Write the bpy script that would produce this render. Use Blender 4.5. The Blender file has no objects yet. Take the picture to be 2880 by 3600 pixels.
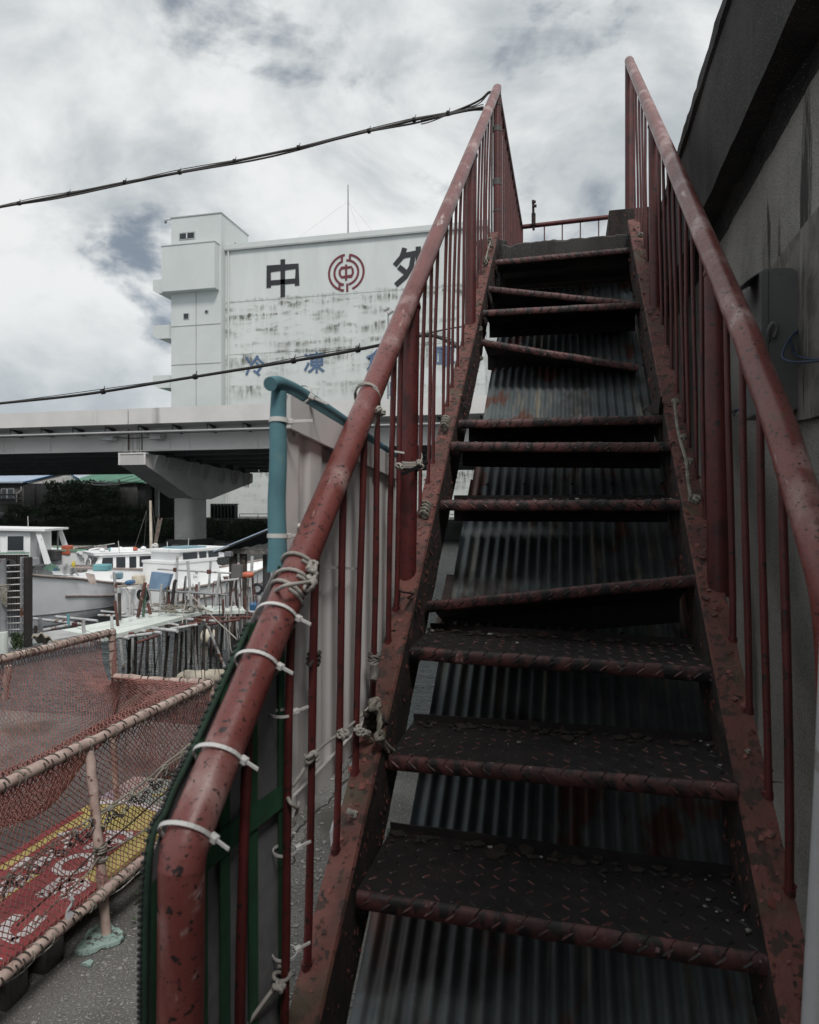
import bpy, math, random
from mathutils import Vector, Matrix, Quaternion, noise as mnoise
random.seed(7)
scn = bpy.context.scene
col = scn.collection
R = math.radians
EYE = 1.6                      # eye height above the quay; lengths below are relative to the eye unless said otherwise
TH = R(13.2)                   # the camera looks 13.2 degrees to the left of the stair run (+Y)
CT, ST = math.cos(TH), math.sin(TH)
F, CX, HY = 2400.0, 1440.0, 1780.0

# ------------------------------------------------------------------ camera
cam = bpy.data.cameras.new('camera'); camo = bpy.data.objects.new('camera', cam); col.objects.link(camo)
cam.sensor_fit = 'VERTICAL'; cam.sensor_height = 36.0; cam.sensor_width = 28.8; cam.lens = 24.0
cam.shift_y = -20.0/3600.0
cam.clip_start = 0.05; cam.clip_end = 3000
camo.location = (0, 0, EYE); camo.rotation_euler = (R(90), 0, TH)
cam.dof.use_dof = True; cam.dof.focus_distance = 3.0; cam.dof.aperture_fstop = 9.0
scn.camera = camo
scn.view_settings.view_transform = 'Standard'; scn.view_settings.look = 'None'
scn.view_settings.exposure = 0.44; scn.view_settings.gamma = 1.0; scn.view_settings.use_curve_mapping = False

# ------------------------------------------------------------------ sky and sun
SUN_EL, SUN_AZ = R(52), R(150)          # azimuth from +Y towards +X: the sun stands behind the concrete building on the right
w = bpy.data.worlds.new('World'); scn.world = w; w.use_nodes = True
nt = w.node_tree; nt.nodes.clear()
def N(t, ty, **kw):
    n = t.nodes.new(ty)
    for k, v in kw.items(): setattr(n, k, v)
    return n
def mth(t, op, a, b=None, c=None, clamp=False):
    n = t.nodes.new('ShaderNodeMath'); n.operation = op; n.use_clamp = clamp
    for i, v in enumerate((a, b, c)):
        if v is None: continue
        if isinstance(v, (int, float)): n.inputs[i].default_value = v
        else: t.links.new(v, n.inputs[i])
    return n.outputs[0]
def mixc(t, f, a, b, mode='MIX'):
    n = t.nodes.new('ShaderNodeMix'); n.data_type = 'RGBA'; n.blend_type = mode
    for i, v in ((0, f), (6, a), (7, b)):
        if isinstance(v, (int, float)): n.inputs[i].default_value = v
        elif isinstance(v, tuple): n.inputs[i].default_value = (*v[:3], 1)
        else: t.links.new(v, n.inputs[i])
    return n.outputs[2]
def ramp(t, f, stops):
    n = t.nodes.new('ShaderNodeMapRange'); n.clamp = True; n.interpolation_type = 'SMOOTHSTEP'
    t.links.new(f, n.inputs[0]); n.inputs[1].default_value = stops[0]; n.inputs[2].default_value = stops[1]
    return n.outputs[0]
def noi(t, vec, scale, detail=4, rough=0.55, dist=0.0):
    n = t.nodes.new('ShaderNodeTexNoise'); n.inputs['Scale'].default_value = scale; n.inputs['Detail'].default_value = detail
    n.inputs['Roughness'].default_value = rough; n.inputs['Distortion'].default_value = dist
    if vec is not None: t.links.new(vec, n.inputs['Vector'])
    return n.outputs['Fac']
def mapped(t, vec, sc=(1, 1, 1), loc=(0, 0, 0), rot=(0, 0, 0)):
    n = t.nodes.new('ShaderNodeMapping'); t.links.new(vec, n.inputs[0])
    n.inputs['Scale'].default_value = sc; n.inputs['Location'].default_value = loc; n.inputs['Rotation'].default_value = rot
    return n.outputs[0]
sky = N(nt, 'ShaderNodeTexSky'); sky.sky_type = 'NISHITA'; sky.sun_disc = False
sky.sun_elevation = SUN_EL; sky.sun_rotation = SUN_AZ; sky.air_density = 1.0; sky.dust_density = 2.0
tc = N(nt, 'ShaderNodeTexCoord')
sep = N(nt, 'ShaderNodeSeparateXYZ'); nt.links.new(tc.outputs['Generated'], sep.inputs[0])
zz = mth(nt, 'ADD', mth(nt, 'MAXIMUM', sep.outputs[2], 0.0), 0.42)
cb = N(nt, 'ShaderNodeCombineXYZ')
nt.links.new(mth(nt, 'DIVIDE', sep.outputs[0], zz), cb.inputs[0]); nt.links.new(mth(nt, 'DIVIDE', sep.outputs[1], zz), cb.inputs[1])
cv = mapped(nt, tc.outputs['Generated'], (1.0, 1.0, 1.55))
n1 = noi(nt, mapped(nt, cv, (1, 1, 1), (6.3, 2.7, 0)), 3.6, 10, 0.55, 0.25)
n2 = noi(nt, mapped(nt, cv, (1, 1, 1), (9.2, 5.1, 0)), 3.9, 10, 0.57, 0.3)
n3 = noi(nt, mapped(nt, cv, (1, 1, 1), (1.7, 8.6, 0)), 1.5, 5, 0.5, 0.2)
white, grey = (6.3, 6.45, 6.45), (3.5, 3.8, 4.0)
shade = ramp(nt, mth(nt, 'ADD', mth(nt, 'MULTIPLY', n2, 0.62), mth(nt, 'MULTIPLY', n3, 0.38)), (0.385, 0.565))
cloudc = mixc(nt, shade, grey, white)
cover = ramp(nt, mth(nt, 'ADD', mth(nt, 'MULTIPLY', n1, 0.72), mth(nt, 'MULTIPLY', n2, 0.28)), (0.355, 0.44))
hole = mixc(nt, 0.82, sky.outputs[0], (1.75, 2.0, 2.25))
lowc = mixc(nt, ramp(nt, sep.outputs[2], (0.0, 0.34)), (3.0, 3.5, 3.9), cloudc)
cloudmix = mixc(nt, mth(nt, 'MULTIPLY', mth(nt, 'SUBTRACT', 1.0, ramp(nt, sep.outputs[2], (0.05, 0.42))), 0.62), cloudc, lowc)
skyc = mixc(nt, cover, hole, cloudmix)
bg = N(nt, 'ShaderNodeBackground'); nt.links.new(skyc, bg.inputs[0]); bg.inputs[1].default_value = 0.1
wo = N(nt, 'ShaderNodeOutputWorld'); nt.links.new(bg.outputs[0], wo.inputs[0])
sl = bpy.data.lights.new('sun', 'SUN'); sl.energy = 1.5; sl.angle = R(14); sl.color = (1.0, 0.97, 0.93)
slo = bpy.data.objects.new('sun', sl); col.objects.link(slo)
sd = Vector((math.sin(SUN_AZ)*math.cos(SUN_EL), math.cos(SUN_AZ)*math.cos(SUN_EL), math.sin(SUN_EL)))
slo.rotation_euler = sd.to_track_quat('Z', 'Y').to_euler(); slo.location = (20, -20, 40)

# ------------------------------------------------------------------ helpers
def P(px, py, X=None, Y=None, Z=None, d=None):
    """point of the place seen at a photo coordinate, on a known plane X, Y or Z or at a known depth (eye-relative)"""
    rr, uu = (px-CX)/F, (HY-py)/F
    if d is None:
        if X is not None: d = X/(rr*CT-ST)
        elif Y is not None: d = Y/(rr*ST+CT)
        else: d = Z/uu
    return Vector((d*(rr*CT-ST), d*(rr*ST+CT), d*uu))
def smooth(pts, n=6, closed=False):
    p = [Vector(q) for q in pts]; out = []; m = len(p)
    rng = m if closed else m-1
    for i in range(rng):
        if closed: a, b, c, e = p[(i-1) % m], p[i], p[(i+1) % m], p[(i+2) % m]
        else: a, b, c, e = p[max(i-1, 0)], p[i], p[i+1], p[min(i+2, m-1)]
        for k in range(n):
            t = k/n
            out.append(0.5*((2*b)+(c-a)*t+(2*a-5*b+4*c-e)*t*t+(3*b-a-3*c+e)*t**3))
    if not closed: out.append(p[-1])
    return out
class MB:
    def __init__(s): s.v = []; s.f = []; s.sm = []
    def add(s, vs, fs, sm=False):
        o = len(s.v); s.v += [tuple(v) for v in vs]
        for f in fs: s.f.append(tuple(i+o for i in f)); s.sm.append(sm)
        return s
    def box(s, lo, hi, rot=None, c=None):
        (a, b, d), (e, f, g) = lo, hi
        vs = [Vector(q) for q in ((a, b, d), (e, b, d), (e, f, d), (a, f, d), (a, b, g), (e, b, g), (e, f, g), (a, f, g))]
        if rot is not None:
            c = Vector(c) if c is not None else sum(vs, Vector())/8
            vs = [rot @ (q-c)+c for q in vs]
        return s.add(vs, [(0, 3, 2, 1), (4, 5, 6, 7), (0, 1, 5, 4), (1, 2, 6, 5), (2, 3, 7, 6), (3, 0, 4, 7)])
    def bbox(s, lo, hi, b=0.01, rot=None, c=None):
        """box with bevelled edges"""
        lo, hi = Vector(lo), Vector(hi); vs = []; idx = {}
        for sx in (0, 1):
            for sy in (0, 1):
                for sz in (0, 1):
                    p = Vector((hi.x if sx else lo.x, hi.y if sy else lo.y, hi.z if sz else lo.z))
                    sg = Vector((-1 if sx else 1, -1 if sy else 1, -1 if sz else 1))
                    for ax in range(3):
                        q = p.copy()
                        for k in range(3):
                            if k != ax: q[k] += sg[k]*b
                        idx[(sx, sy, sz, ax)] = len(vs); vs.append(q)
        cc = Vector(c) if c is not None else (lo+hi)/2
        if rot is not None: vs = [rot @ (q-cc)+cc for q in vs]
        cen = sum(vs, Vector())/len(vs); fs = []
        def face(ids):
            n = (vs[ids[1]]-vs[ids[0]]).cross(vs[ids[2]]-vs[ids[0]])
            m = sum((vs[i] for i in ids), Vector())/len(ids)-cen
            fs.append(tuple(ids) if n.dot(m) > 0 else tuple(reversed(ids)))
        for ax in range(3):
            o = [k for k in range(3) if k != ax]
            for sd_ in (0, 1):
                ids = []
                for u, v_ in ((0, 0), (1, 0), (1, 1), (0, 1)):
                    k = [0, 0, 0]; k[ax] = sd_; k[o[0]] = u; k[o[1]] = v_; ids.append(idx[(*k, ax)])
                face(ids)
            for u in (0, 1):
                for v_ in (0, 1):
                    k0 = [0, 0, 0]; k0[o[0]] = u; k0[o[1]] = v_; k1 = list(k0); k1[ax] = 1
                    face([idx[(*k0, o[0])], idx[(*k0, o[1])], idx[(*k1, o[1])], idx[(*k1, o[0])]])
        for k in ((a, b_, c_) for a in (0, 1) for b_ in (0, 1) for c_ in (0, 1)):
            face([idx[(*k, 0)], idx[(*k, 1)], idx[(*k, 2)]])
        return s.add(vs, fs)
    def tube(s, pts, r, n=10, caps=True, closed=False, flat=None):
        p = [Vector(q) for q in pts]; m = len(p)
        if m < 2: return s
        rs = r if isinstance(r, (list, tuple)) else [r]*m
        T = []
        for i in range(m):
            if closed: t = p[(i+1) % m]-p[i-1]
            else: t = p[min(i+1, m-1)]-p[max(i-1, 0)]
            T.append(t.normalized() if t.length > 1e-9 else Vector((0, 0, 1)))
        ref = Vector((0, 0, 1)) if abs(T[0].z) < 0.9 else Vector((0, 1, 0))
        u = T[0].cross(ref).normalized(); vs = []
        for i in range(m):
            u = (u-T[i]*u.dot(T[i])); u = u.normalized() if u.length > 1e-9 else T[i].orthogonal().normalized()
            w_ = T[i].cross(u)
            k = 1.0
            if 0 < i < m-1 and not closed:
                a, b = (p[i]-p[i-1]).normalized(), (p[i+1]-p[i]).normalized()
                k = 1.0/max(0.5, math.cos(a.angle(b, 0)/2))
            for j in range(n):
                an = 2*math.pi*j/n
                fl = flat if flat else 1.0
                vs.append(p[i]+(u*math.cos(an)*k+w_*math.sin(an)*fl)*rs[i])
        fs = []
        for i in range(m if closed else m-1):
            a, b = i*n, ((i+1) % m)*n
            for j in range(n): fs.append((a+j, a+(j+1) % n, b+(j+1) % n, b+j))
        s.add(vs, fs, True)
        if caps and not closed:
            s.add([vs[j] for j in range(n)], [tuple(reversed(range(n)))])
            s.add([vs[(m-1)*n+j] for j in range(n)], [tuple(range(n))])
        return s
    def rope(s, pts, r, pitch=None, strands=3, n=5):
        """laid rope: strands wound round the path"""
        p = [Vector(q) for q in pts]; pitch = pitch or r*7
        L = [0.0]
        for i in range(1, len(p)): L.append(L[-1]+(p[i]-p[i-1]).length)
        tot = L[-1]; m = max(4, int(tot/(pitch/6))); q = []; k = 0
        for i in range(m+1):
            t = tot*i/m
            while k < len(L)-2 and L[k+1] < t: k += 1
            e = L[k+1]-L[k]; q.append(p[k].lerp(p[k+1], (t-L[k])/e if e > 1e-9 else 0))
        u = None; fr = []
        for i in range(m+1):
            t = (q[min(i+1, m)]-q[max(i-1, 0)]); t = t.normalized() if t.length > 1e-9 else Vector((0, 0, 1))
            if u is None: u = t.orthogonal().normalized()
            u = u-t*u.dot(t); u = u.normalized() if u.length > 1e-9 else t.orthogonal().normalized(); fr.append((u.copy(), t.cross(u)))
        for st in range(strands):
            pp = []
            for i in range(m+1):
                a = 2*math.pi*(st/strands+tot*i/m/pitch); pp.append(q[i]+(fr[i][0]*math.cos(a)+fr[i][1]*math.sin(a))*r*0.5)
            s.tube(pp, r*0.58, n)
        return s
    def prism(s, poly, vec):
        """polygon (list of 3d points) extruded by vec"""
        p = [Vector(q) for q in poly]; v = Vector(vec); n = len(p)
        nn = Vector()
        for i in range(n): nn += p[i].cross(p[(i+1) % n])
        if nn.dot(v) < 0: p.reverse()
        return s.add(p+[q+v for q in p], [tuple(reversed(range(n))), tuple(range(n, 2*n))]+[(i, (i+1) % n, n+(i+1) % n, n+i) for i in range(n)])
    def grid(s, fn, nu, nv, sm=True, thick=None):
        vs = [Vector(fn(i/nu, j/nv)) for j in range(nv+1) for i in range(nu+1)]
        fs = [(j*(nu+1)+i, j*(nu+1)+i+1, (j+1)*(nu+1)+i+1, (j+1)*(nu+1)+i) for j in range(nv) for i in range(nu)]
        s.add(vs, fs, sm)
        if thick is not None:
            t = Vector(thick)
            s.add([q+t for q in vs], [tuple(reversed(f)) for f in fs], sm)
            bl = [i for i in range(nu+1)]+[j*(nu+1)+nu for j in range(1, nv+1)]+[nv*(nu+1)+i for i in range(nu-1, -1, -1)]+[j*(nu+1) for j in range(nv-1, 0, -1)]
            m = len(bl); s.add([vs[i] for i in bl]+[vs[i]+t for i in bl], [((i+1) % m, i, m+i, m+(i+1) % m) for i in range(m)])
        return s
    def lathe(s, prof, c, ax=(0, 0, 1), n=16):
        ax = Vector(ax).normalized(); u = ax.orthogonal().normalized(); w_ = ax.cross(u); c = Vector(c); vs = []; fs = []
        for (r, h) in prof:
            for j in range(n):
                a = 2*math.pi*j/n; vs.append(c+ax*h+(u*math.cos(a)+w_*math.sin(a))*r)
        for i in range(len(prof)-1):
            for j in range(n): fs.append((i*n+j, i*n+(j+1) % n, (i+1)*n+(j+1) % n, (i+1)*n+j))
        s.add(vs, fs, True)
        return s
    def stone(s, c, r, sq=(1, 1, 1), jit=0.3):
        g = (1+5**.5)/2; vs = []
        for q in ((-1, g, 0), (1, g, 0), (-1, -g, 0), (1, -g, 0), (0, -1, g), (0, 1, g), (0, -1, -g), (0, 1, -g), (g, 0, -1), (g, 0, 1), (-g, 0, -1), (-g, 0, 1)):
            k = r/1.9*(1+random.uniform(-jit, jit)); vs.append((c[0]+q[0]*k*sq[0], c[1]+q[1]*k*sq[1], c[2]+q[2]*k*sq[2]))
        return s.add(vs, [(0, 11, 5), (0, 5, 1), (0, 1, 7), (0, 7, 10), (0, 10, 11), (1, 5, 9), (5, 11, 4), (11, 10, 2), (10, 7, 6), (7, 1, 8), (3, 9, 4), (3, 4, 2), (3, 2, 6), (3, 6, 8), (3, 8, 9), (4, 9, 5), (2, 4, 11), (6, 2, 10), (8, 6, 7), (9, 8, 1)])
UP = Vector((0, 0, EYE))
def tag(o, label=None, cat=None, group=None, kind=None):
    if label: o['label'] = label
    if cat: o['category'] = cat
    if group: o['group'] = group
    if kind: o['kind'] = kind
    return o
def root_loc(o):
    while o.parent: o = o.parent
    return o.location.copy()
def mk(name, mb, mat, parent=None, kind=None, loc=None):
    """one mesh object; vertices are given eye-relative and shifted to the object's own origin"""
    vs = [Vector(v)+UP for v in mb.v]
    if parent is not None: o0 = root_loc(parent)
    elif loc is not None: o0 = Vector(loc)+UP
    else:
        lo = [min(v[i] for v in vs) for i in range(3)]; hi = [max(v[i] for v in vs) for i in range(3)]
        o0 = Vector(((lo[0]+hi[0])/2, (lo[1]+hi[1])/2, lo[2]))
    me = bpy.data.meshes.new(name); me.from_pydata([tuple(v-o0) for v in vs], [], mb.f); me.update()
    me.polygons.foreach_set('use_smooth', mb.sm)
    me.materials.append(mat); o = bpy.data.objects.new(name, me); col.objects.link(o)
    if parent is not None: o.parent = parent
    else: o.location = o0
    if kind: o['kind'] = kind
    return o
def thing(name, loc, label, cat, group=None):
    o = bpy.data.objects.new(name, None); col.objects.link(o); o.location = Vector(loc)+UP
    o.empty_display_size = 0.1
    return tag(o, label, cat, group)

# ------------------------------------------------------------------ materials
def M(name, c1, c2=None, s=6.0, rough=0.6, metal=0.0, bump=0.0, bs=40.0, spots=None, streak=None, rv=0.12, det=6, band=(0.35, 0.65), spec=0.5, vec=None):
    """procedural paint / stone: two tones by noise, optional spots [(colour, scale, lo, hi, stretch)], fine relief"""
    m = bpy.data.materials.new(name); m.use_nodes = True; t = m.node_tree; b = t.nodes['Principled BSDF']
    g = t.nodes.new('ShaderNodeNewGeometry').outputs['Position']
    c2 = c2 or tuple(x*0.8 for x in c1)
    f = noi(t, g, s, det, 0.6)
    c = mixc(t, ramp(t, f, band), c1, c2)
    for k, sp in enumerate(spots or []):
        (cc, sc, lo, hi) = sp[:4]; st = sp[4] if len(sp) > 4 else (1, 1, 1)
        nn = noi(t, mapped(t, g if len(sp) < 6 else mapped(t, g, rot=sp[5]), st, (k*3.7+1.3, k*1.9, k*5.1)), sc, 5, 0.55)
        c = mixc(t, ramp(t, nn, (lo, hi)), c, cc)
    t.links.new(c, b.inputs['Base Color'])
    rr = mth(t, 'ADD', mth(t, 'MULTIPLY', mth(t, 'SUBTRACT', noi(t, g, s*2.3, 4), 0.5), rv*2), rough, clamp=True)
    t.links.new(rr, b.inputs['Roughness']); b.inputs['Metallic'].default_value = metal
    b.inputs['Specular IOR Level'].default_value = spec
    if bump:
        bp = t.nodes.new('ShaderNodeBump'); bp.inputs['Strength'].default_value = min(1, bump); bp.inputs['Distance'].default_value = 0.25/bs*max(1, bump)
        t.links.new(noi(t, g, bs, 6, 0.65), bp.inputs['Height']); t.links.new(bp.outputs[0], b.inputs['Normal'])
    return m
DK = (0.012, 0.010, 0.010); RUST = (0.085, 0.035, 0.020)
m_rail = M('faded_red_paint', (0.195, 0.060, 0.052), (0.135, 0.032, 0.028), 5, 0.36, bump=0.35, bs=130, rv=0.1,
           spots=[((0.37, 0.25, 0.235), 9, 0.50, 0.72, (1, 1, 0.5)), ((0.46, 0.36, 0.34), 38, 0.62, 0.74, (1, .22, 1), (R(-40), 0, 0)), ((0.020, 0.014, 0.014), 90, 0.615, 0.645), ((0.02, 0.015, 0.015), 200, 0.615, 0.65), ((0.035, 0.022, 0.022), 30, 0.675, 0.695), ((0.11, 0.05, 0.035), 14, 0.66, 0.72)])
m_post = M('dark_red_paint', (0.105, 0.018, 0.017), (0.072, 0.012, 0.012), 9, 0.5, bump=0.35, bs=160, rv=0.1,
           spots=[((0.02, 0.012, 0.012), 75, 0.61, 0.645), ((0.045, 0.010, 0.010), 12, 0.56, 0.7), ((0.02, 0.015, 0.015), 160, 0.63, 0.67)])
m_str = M('peeling_red_paint', (0.155, 0.054, 0.044), (0.085, 0.033, 0.026), 11, 0.7, bump=1.0, bs=75, rv=0.15,
          spots=[((0.045, 0.024, 0.018), 34, 0.54, 0.60), ((0.015, 0.012, 0.011), 70, 0.60, 0.66), ((0.075, 0.055, 0.034), 5, 0.54, 0.66)])
m_web = M('rusted_dirty_steel', (0.035, 0.022, 0.018), (0.013, 0.010, 0.009), 16, 0.85, bump=1.0, bs=60,
          spots=[((0.10, 0.036, 0.028), 28, 0.60, 0.66), ((0.055, 0.045, 0.030), 9, 0.6, 0.7)])
m_tread = M('tread_grime', (0.022, 0.018, 0.0175), (0.014, 0.012, 0.012), 22, 0.85, bump=0.6, bs=120,
            spots=[((0.075, 0.030, 0.028), 38, 0.655, 0.69), ((0.045, 0.022, 0.021), 8, 0.62, 0.72), ((0.06, 0.05, 0.042), 140, 0.70, 0.74)], spec=0.3)
m_nose = M('worn_nosing_paint', (0.115, 0.040, 0.037), (0.055, 0.021, 0.020), 14, 0.55, bump=0.6, bs=110,
           spots=[((0.013, 0.010, 0.010), 22, 0.44, 0.60, (1.6, 1, 1)), ((0.26, 0.16, 0.155), 60, 0.64, 0.70)])
m_lug = M('worn_lug_paint', (0.11, 0.040, 0.038), (0.030, 0.016, 0.016), 26, 0.5, band=(0.48, 0.6), rv=0.1,
          spots=[((0.014, 0.011, 0.011), 9, 0.42, 0.50), ((0.24, 0.14, 0.13), 60, 0.68, 0.72)])
m_corr = M('weathered_corrugated_iron', (0.112, 0.130, 0.134), (0.060, 0.072, 0.077), 5, 0.62, metal=0.15, bump=0.35, bs=140,
           spots=[((0.19, 0.17, 0.13), 6, 0.56, 0.72, (4, .4, .4)), ((0.095, 0.042, 0.030), 5.0, 0.56, 0.64, (1.5, .8, .8)), ((0.03, 0.022, 0.02), 120, 0.68, 0.72), ((0.035, 0.03, 0.03), 3.2, 0.58, 0.72)])
m_conc = M('dark_rough_concrete', (0.30, 0.288, 0.268), (0.20, 0.192, 0.18), 3.0, 0.92, bump=0.8, bs=240,
           spots=[((0.42, 0.40, 0.37), 260, 0.57, 0.66), ((0.07, 0.067, 0.063), 210, 0.54, 0.66), ((0.05, 0.048, 0.046), 2.6, 0.60, 0.66, (1, 3.5, .5)), ((0.07, 0.068, 0.064), 1.6, 0.56, 0.70, (1, 2.2, .35)), ((0.38, 0.365, 0.34), 4, 0.64, 0.74, (1, 2, .5))], spec=0.25)
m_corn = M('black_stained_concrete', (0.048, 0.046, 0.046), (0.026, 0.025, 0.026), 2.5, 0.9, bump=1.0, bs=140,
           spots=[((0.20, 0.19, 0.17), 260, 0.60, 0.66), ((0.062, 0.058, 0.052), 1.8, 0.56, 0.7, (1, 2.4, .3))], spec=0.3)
m_ground = M('old_quay_concrete', (0.17, 0.165, 0.155), (0.10, 0.097, 0.092), 2.2, 0.93, bump=0.8, bs=90,
             spots=[((0.36, 0.35, 0.335), 120, 0.56, 0.66), ((0.06, 0.058, 0.054), 150, 0.54, 0.66), ((0.42, 0.41, 0.39), 45, 0.66, 0.69), ((0.07, 0.068, 0.058), 1.4, 0.55, 0.72)], spec=0.25)
m_block = M('mossy_concrete_block', (0.085, 0.083, 0.078), (0.035, 0.034, 0.032), 5, 0.95, bump=0.9, bs=70,
            spots=[((0.26, 0.25, 0.24), 13, 0.66, 0.69), ((0.02, 0.02, 0.018), 9, 0.58, 0.7)], spec=0.2)
m_white = M('grimy_white_board', (0.82, 0.805, 0.79), (0.73, 0.715, 0.70), 2.2, 0.55, bump=0.05, bs=200,
            spots=[((0.40, 0.385, 0.375), 3, 0.58, 0.75, (1, 4, .3))])
m_teal = M('teal_foam', (0.10, 0.225, 0.262), (0.068, 0.165, 0.20), 9, 0.8, bump=0.5, bs=260,
           spots=[((0.12, 0.22, 0.24), 20, 0.63, 0.75)])
m_mesh = M('grey_woven_fabric', (0.21, 0.21, 0.216), (0.16, 0.162, 0.17), 30, 0.9, bump=0.5, bs=300)
m_dgreen = M('dark_green_tape', (0.014, 0.040, 0.024), (0.010, 0.028, 0.017), 22, 0.8)
m_green = M('green_webbing', (0.028, 0.105, 0.052), (0.020, 0.075, 0.038), 22, 0.8, bump=0.4, bs=300)
m_black = M('black_plastic', (0.018, 0.018, 0.019), (0.010, 0.010, 0.011), 20, 0.55)
m_tie = M('white_nylon', (0.66, 0.65, 0.63), (0.56, 0.55, 0.535), 15, 0.4)
m_cord = M('offwhite_cord', (0.40, 0.375, 0.345), (0.28, 0.26, 0.235), 30, 0.8, bump=0.3, bs=300)
m_hemp = M('weathered_rope', (0.29, 0.27, 0.235), (0.16, 0.15, 0.12), 40, 0.9, bump=0.4, bs=300)
m_drope = M('dark_rope', (0.060, 0.052, 0.045), (0.03, 0.027, 0.024), 40, 0.9)
m_cable = M('black_cable', (0.030, 0.028, 0.028), (0.018, 0.017, 0.017), 8, 0.6)
m_gcable = M('grey_cable', (0.085, 0.078, 0.074), (0.05, 0.047, 0.045), 6, 0.6)
m_bwire = M('blue_wire', (0.03, 0.055, 0.11), (0.02, 0.035, 0.075), 8, 0.5)
m_net = M('red_brown_net', (0.31, 0.135, 0.115), (0.20, 0.085, 0.073), 14, 0.85, spots=[((0.24, 0.12, 0.105), 5, 0.58, 0.7)])
m_frame = M('pale_pink_pipe', (0.50, 0.39, 0.34), (0.33, 0.23, 0.20), 12, 0.75, bump=0.4, bs=90,
            spots=[((0.12, 0.06, 0.05), 24, 0.60, 0.68), ((0.52, 0.46, 0.42), 9, 0.62, 0.72)])
m_galv = M('steel_chain', (0.22, 0.215, 0.21), (0.10, 0.095, 0.09), 30, 0.4, metal=0.8)
m_sred = M('sign_red', (0.42, 0.060, 0.068), (0.36, 0.050, 0.058), 3, 0.5)
m_syel = M('sign_yellow', (0.72, 0.61, 0.20), (0.64, 0.54, 0.17), 3, 0.5)
m_swht = M('sign_white', (0.84, 0.82, 0.82), (0.76, 0.74, 0.74), 3, 0.5)
m_sgrn = M('sign_pale_green', (0.42, 0.49, 0.44), (0.36, 0.42, 0.38), 3, 0.5)
m_spnk = M('sign_pink', (0.55, 0.43, 0.40), (0.47, 0.37, 0.36), 3, 0.5)
m_slil = M('sign_lilac', (0.45, 0.38, 0.46), (0.40, 0.34, 0.41), 3, 0.5)
m_styro = M('mint_foam', (0.34, 0.46, 0.42), (0.26, 0.37, 0.34), 16, 0.8, bump=0.4, bs=60, spots=[((0.06, 0.052, 0.04), 22, 0.53, 0.60), ((0.12, 0.13, 0.11), 60, 0.56, 0.62)])
m_box = M('grey_plastic_box', (0.13, 0.13, 0.13), (0.105, 0.105, 0.106), 6, 0.5, spots=[((0.10, 0.02, 0.02), 45, 0.72, 0.74)])
m_wood = M('weathered_wood', (0.20, 0.188, 0.175), (0.085, 0.078, 0.073), 10, 0.85, bump=0.8, bs=50,
           spots=[((0.24, 0.23, 0.215), 9, 0.56, 0.68, (6, 6, .25)), ((0.02, 0.018, 0.017), 8, 0.60, 0.68, (8, 8, .3))])
m_plank = M('old_plank', (0.20, 0.16, 0.13), (0.10, 0.08, 0.07), 12, 0.85, bump=0.5, bs=50)
m_ppipe = M('pale_grey_pipe', (0.50, 0.50, 0.505), (0.40, 0.40, 0.41), 4, 0.45, spots=[((0.25, 0.24, 0.23), 14, 0.62, 0.7)])
m_pipe = M('white_scaffold_pipe', (0.50, 0.50, 0.50), (0.36, 0.36, 0.365), 4, 0.5, spots=[((0.13, 0.055, 0.032), 3.2, 0.58, 0.66), ((0.19, 0.14, 0.10), 9, 0.60, 0.7)])
m_gpipe = M('grey_galvanised_pipe', (0.27, 0.275, 0.285), (0.19, 0.195, 0.205), 4, 0.5, spots=[((0.12, 0.055, 0.035), 4, 0.62, 0.7)])
m_rpipe = M('rusty_red_pipe', (0.135, 0.050, 0.042), (0.07, 0.032, 0.027), 5, 0.75, bump=0.4, bs=60, spots=[((0.22, 0.15, 0.12), 7, 0.6, 0.7)])
m_bpile = M('brown_timber_pile', (0.085, 0.065, 0.055), (0.035, 0.029, 0.026), 5, 0.85, bump=0.5, bs=40, spots=[((0.20, 0.19, 0.18), 12, 0.66, 0.72)])
m_deck = M('pale_mint_deck_board', (0.66, 0.70, 0.655), (0.56, 0.60, 0.565), 2.5, 0.6, spots=[((0.40, 0.41, 0.38), 3.5, 0.62, 0.75)])
m_gdeck = M('grey_grating_deck', (0.42, 0.42, 0.415), (0.32, 0.32, 0.32), 5, 0.7)
m_boat = M('boat_white', (0.86, 0.865, 0.865), (0.78, 0.79, 0.79), 1.5, 0.45, spots=[((0.40, 0.38, 0.35), 2.5, 0.62, 0.78, (1, 1, .4)), ((0.28, 0.20, 0.15), 6, 0.70, 0.76, (1, 1, .3))])
m_hull = M('boat_grey_white_hull', (0.76, 0.77, 0.785), (0.66, 0.67, 0.69), 1.2, 0.5, spots=[((0.34, 0.335, 0.33), 2, 0.62, 0.8, (1, 1, .4))])
m_bgreen = M('boat_green_stripe', (0.16, 0.36, 0.235), (0.13, 0.30, 0.20), 3, 0.5)
m_btrim = M('boat_blue_trim', (0.20, 0.33, 0.38), (0.15, 0.25, 0.30), 3, 0.5)
m_rub = M('rubbing_strake_wood', (0.33, 0.275, 0.25), (0.21, 0.17, 0.15), 5, 0.8)
m_teal2 = M('teal_crate', (0.16, 0.37, 0.40), (0.12, 0.30, 0.33), 4, 0.5)
m_blue = M('blue_plastic', (0.045, 0.13, 0.26), (0.03, 0.10, 0.20), 4, 0.5)
m_bboard = M('faded_blue_board', (0.20, 0.30, 0.43), (0.15, 0.23, 0.34), 4, 0.6, spots=[((0.30, 0.29, 0.28), 3, 0.62, 0.72)])
m_orange = M('orange_plastic', (0.50, 0.13, 0.07), (0.42, 0.10, 0.06), 4, 0.5)
m_tarp = M('green_tarp', (0.09, 0.17, 0.12), (0.05, 0.10, 0.075), 9, 0.7, bump=0.5, bs=30)
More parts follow.
